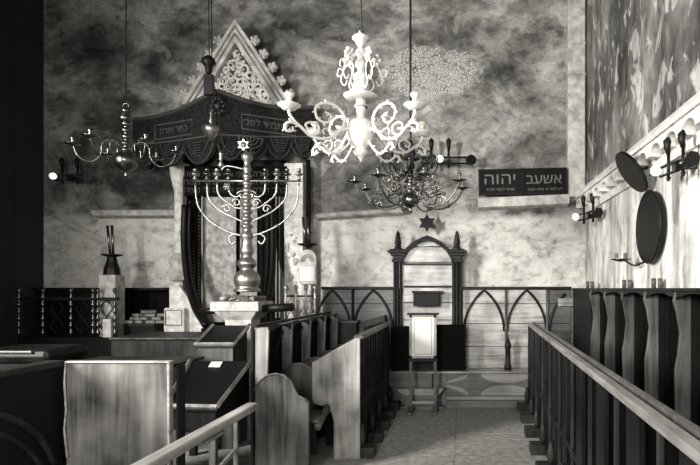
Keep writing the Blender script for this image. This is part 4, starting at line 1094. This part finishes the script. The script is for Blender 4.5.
sd = slant_desk('black sloping desk with pale edges and a white paper at its top', Vector((-2.46, yb_, EYE-73*yb_/F)), Vector((-1.90, yb_, EYE-73*yb_/F)), Vector((-1.90, yf_, EYE-120*yf_/F)), Vector((-2.30, yf_, EYE-119*yf_/F)), .55, 'wood_dark', 'wood_front', 'lacquer', '')
pp = thing('paper', (0, 0, 0), 'small white paper lying at the top of the black sloping desk', 'paper')
c_ = Vector((-2.20, 5.0, 0)); sl = ((EYE-73*yb_/F)-(EYE-120*yf_/F))/(yb_-yf_); zc_ = EYE-73*yb_/F-(yb_-5.0)*sl+.006
pp.location = (c_.x, c_.y, zc_)
MB().hull8([(-2.24, 4.95, zc_-.05*sl), (-2.14, 4.95, zc_-.05*sl), (-2.15, 5.03, zc_+.03*sl), (-2.25, 5.03, zc_+.03*sl)], [(-2.24, 4.95, zc_-.05*sl+.008), (-2.14, 4.95, zc_-.05*sl+.008), (-2.15, 5.03, zc_+.03*sl+.008), (-2.25, 5.03, zc_+.03*sl+.008)]).build('sheet', 'card', pp)
pf = 5.72; pb_ = 6.14
sd2 = slant_desk('small dark sloping desk with pale cheeks beside the stone pedestal', Vector((-2.73, pb_, 1.24)), Vector((-2.33, pb_, 1.24)), Vector((-2.33, pf, EYE-57*pf/F)), Vector((-2.73, pf, EYE-57*pf/F)), .0, 'wood_grey', 'wood_front', 'lacquer', '')

# pale L-shaped bench panel, bottom left
lb = thing('box_pew', (-2.2, 3.58, 0), 'box pew with broad pale scuffed panel and arched side, bottom left', 'pew')
xa, xb = at(66, 0, 3.58).x, at(168, 0, 3.58).x; zt = EYE-75*3.58/F
MB().box(xa, xb, 3.58, 3.62, 0, zt).build('face_panel', 'wood_pew', lb, bevel=.008)
MB().box(xa-.01, xb+.02, 3.565, 3.63, zt, zt+.012).build('top_moulding', 'wood_edge', lb, bevel=.008)
MB().box(xb-.002, xb+.014, 3.57, 3.62, 0, zt).build('edge_post', 'wood_edge', lb, bevel=.005)
MB().box(xb+.03, xb+.045, 3.62, 3.72, 0, zt-.02).build('return_panel', 'wood_dark', lb, bevel=.006)
MB().tube([(xa+.005, 3.57, zt), (xa-.003, 3.57, zt-.12), (xa+.008, 3.57, zt-.3), (xa-.004, 3.57, zt-.42), (xa+.015, 3.57, zt-.6)], .007, 6).build('corner_moulding', 'wood_edge', lb, smooth=True)
# side towards the camera
for i, (z_, t_) in enumerate(((zt, .03),)):
    MB().box(xa-.12, xa, 1.4, 3.58, zt-.02, zt+.02).build('side_cap', 'wood_mid', lb, bevel=.01)
MB().box(xa-.09, xa-.04, 1.4, 3.58, 0, zt-.02).build('side_panel', 'wood_dark', lb)
q = [(xa-.035, 3.52+.0, .55), (xa-.035, 3.40, .74), (xa-.035, 3.2, .90), (xa-.035, 2.95, .98), (xa-.035, 2.7, .95)]
MB().tube(cr(q, 6), .02, 8).build('arch_moulding', 'wood_mid', lb, smooth=True)
MB().tube([Vector(p)+Vector((0, -.06, -.08)) for p in cr(q, 6)], .015, 8).build('arch_bead', 'wood_mid', lb, smooth=True)
# rounded chest lid beyond
nc = thing('rounded_chest', (-2.95, 3.9, 0), 'dark chest with thick rounded top at the left edge behind the pew', 'chest')
a, b = at(-30, 350, 3.9), at(49, 350, 3.9)
MB().box(a.x, b.x, 3.9, 4.35, a.z-.10, a.z).build('top', 'wood_row', nc, bevel=.045)
MB().box(a.x+.03, b.x-.03, 3.93, 4.3, 0, a.z-.10).build('body', 'wood_dark', nc)
MB().tube([(a.x, 3.90, a.z-.015), (b.x-.12, 3.90, a.z-.015)], .01, 6).build('edge_bead', 'wood_grey', nc)

# foreground pale handrail
fh = thing('bench_rail', (-1.3, 2.6, 0), 'pale worn bench rail in the foreground, beside the black sloping desk', 'rail')
z_ = EYE-117*3.47/F
MB().hull8([(-1.345, 1.3, z_-.03), (-1.255, 1.3, z_-.03), (-1.255, 1.3, z_+.015), (-1.345, 1.3, z_+.015)], [(-1.335, 3.48, z_-.03), (-1.265, 3.48, z_-.03), (-1.265, 3.48, z_+.015), (-1.335, 3.48, z_+.015)]).build('rail', 'wood_edge', fh, bevel=.012)
MB().box(-1.35, -1.25, 2.75, 3.0, z_-.045, z_-.03).build('rail_splice', 'wood_front', fh, bevel=.006)
for y in (3.22, 1.4): MB().box(-1.31, -1.29, y-.012, y+.012, 0, z_-.03).build('post', 'wood_front', fh)
MB().tube([(-1.3, 3.2, .72), (-1.3, 2.5, .60)], .014, 6).build('brace', 'wood_front', fh)

# ------------------------------------------------------------------ light
def area(name, loc, target, sx_, sy_, power, spread=180, col=(1, .98, .95)):
    l = bpy.data.lights.new(name, 'AREA'); l.shape = 'RECTANGLE'; l.size = sx_; l.size_y = sy_; l.energy = power; l.color = col; l.spread = math.radians(spread)
    o = bpy.data.objects.new(name, l); COL.objects.link(o); o.location = loc
    o.rotation_euler = (Vector(target)-Vector(loc)).to_track_quat('-Z', 'Y').to_euler(); return o
area('daylight_side_window', (XL+.06, 1.2, 3.3), (1.6, 6.6, 1.8), 1.6, 2.4, 480, 105)
area('daylight_window_left', (-1.6, YN+.05, 3.0), (.9, 8, 1.6), 1.3, 2.4, 85, 90)
area('daylight_window_right', (.7, YN+.05, 3.0), (.3, 8, 2.0), 1.3, 2.4, 25, 110)
w = bpy.data.worlds.new('w'); sc.world = w; w.use_nodes = True
w.node_tree.nodes['Background'].inputs[0].default_value = (.5, .5, .48, 1); w.node_tree.nodes['Background'].inputs[1].default_value = .008
# ------------------------------------------------------------------ camera
cd = bpy.data.cameras.new('camera'); cam = bpy.data.objects.new('camera', cd); COL.objects.link(cam)
cam.location = (0, 0, EYE); cam.rotation_euler = (PI/2, 0, 0)
cd.sensor_width = 36; cd.lens = 36*F/700; cd.shift_x = -(VX-350)/700; cd.shift_y = (VY-232.5)/700
cd.clip_start = .05; sc.camera = cam
vs = sc.view_settings; vs.view_transform = 'Standard'; vs.look = 'None'; vs.gamma = 1; vs.use_curve_mapping = False; vs.exposure = 0.82
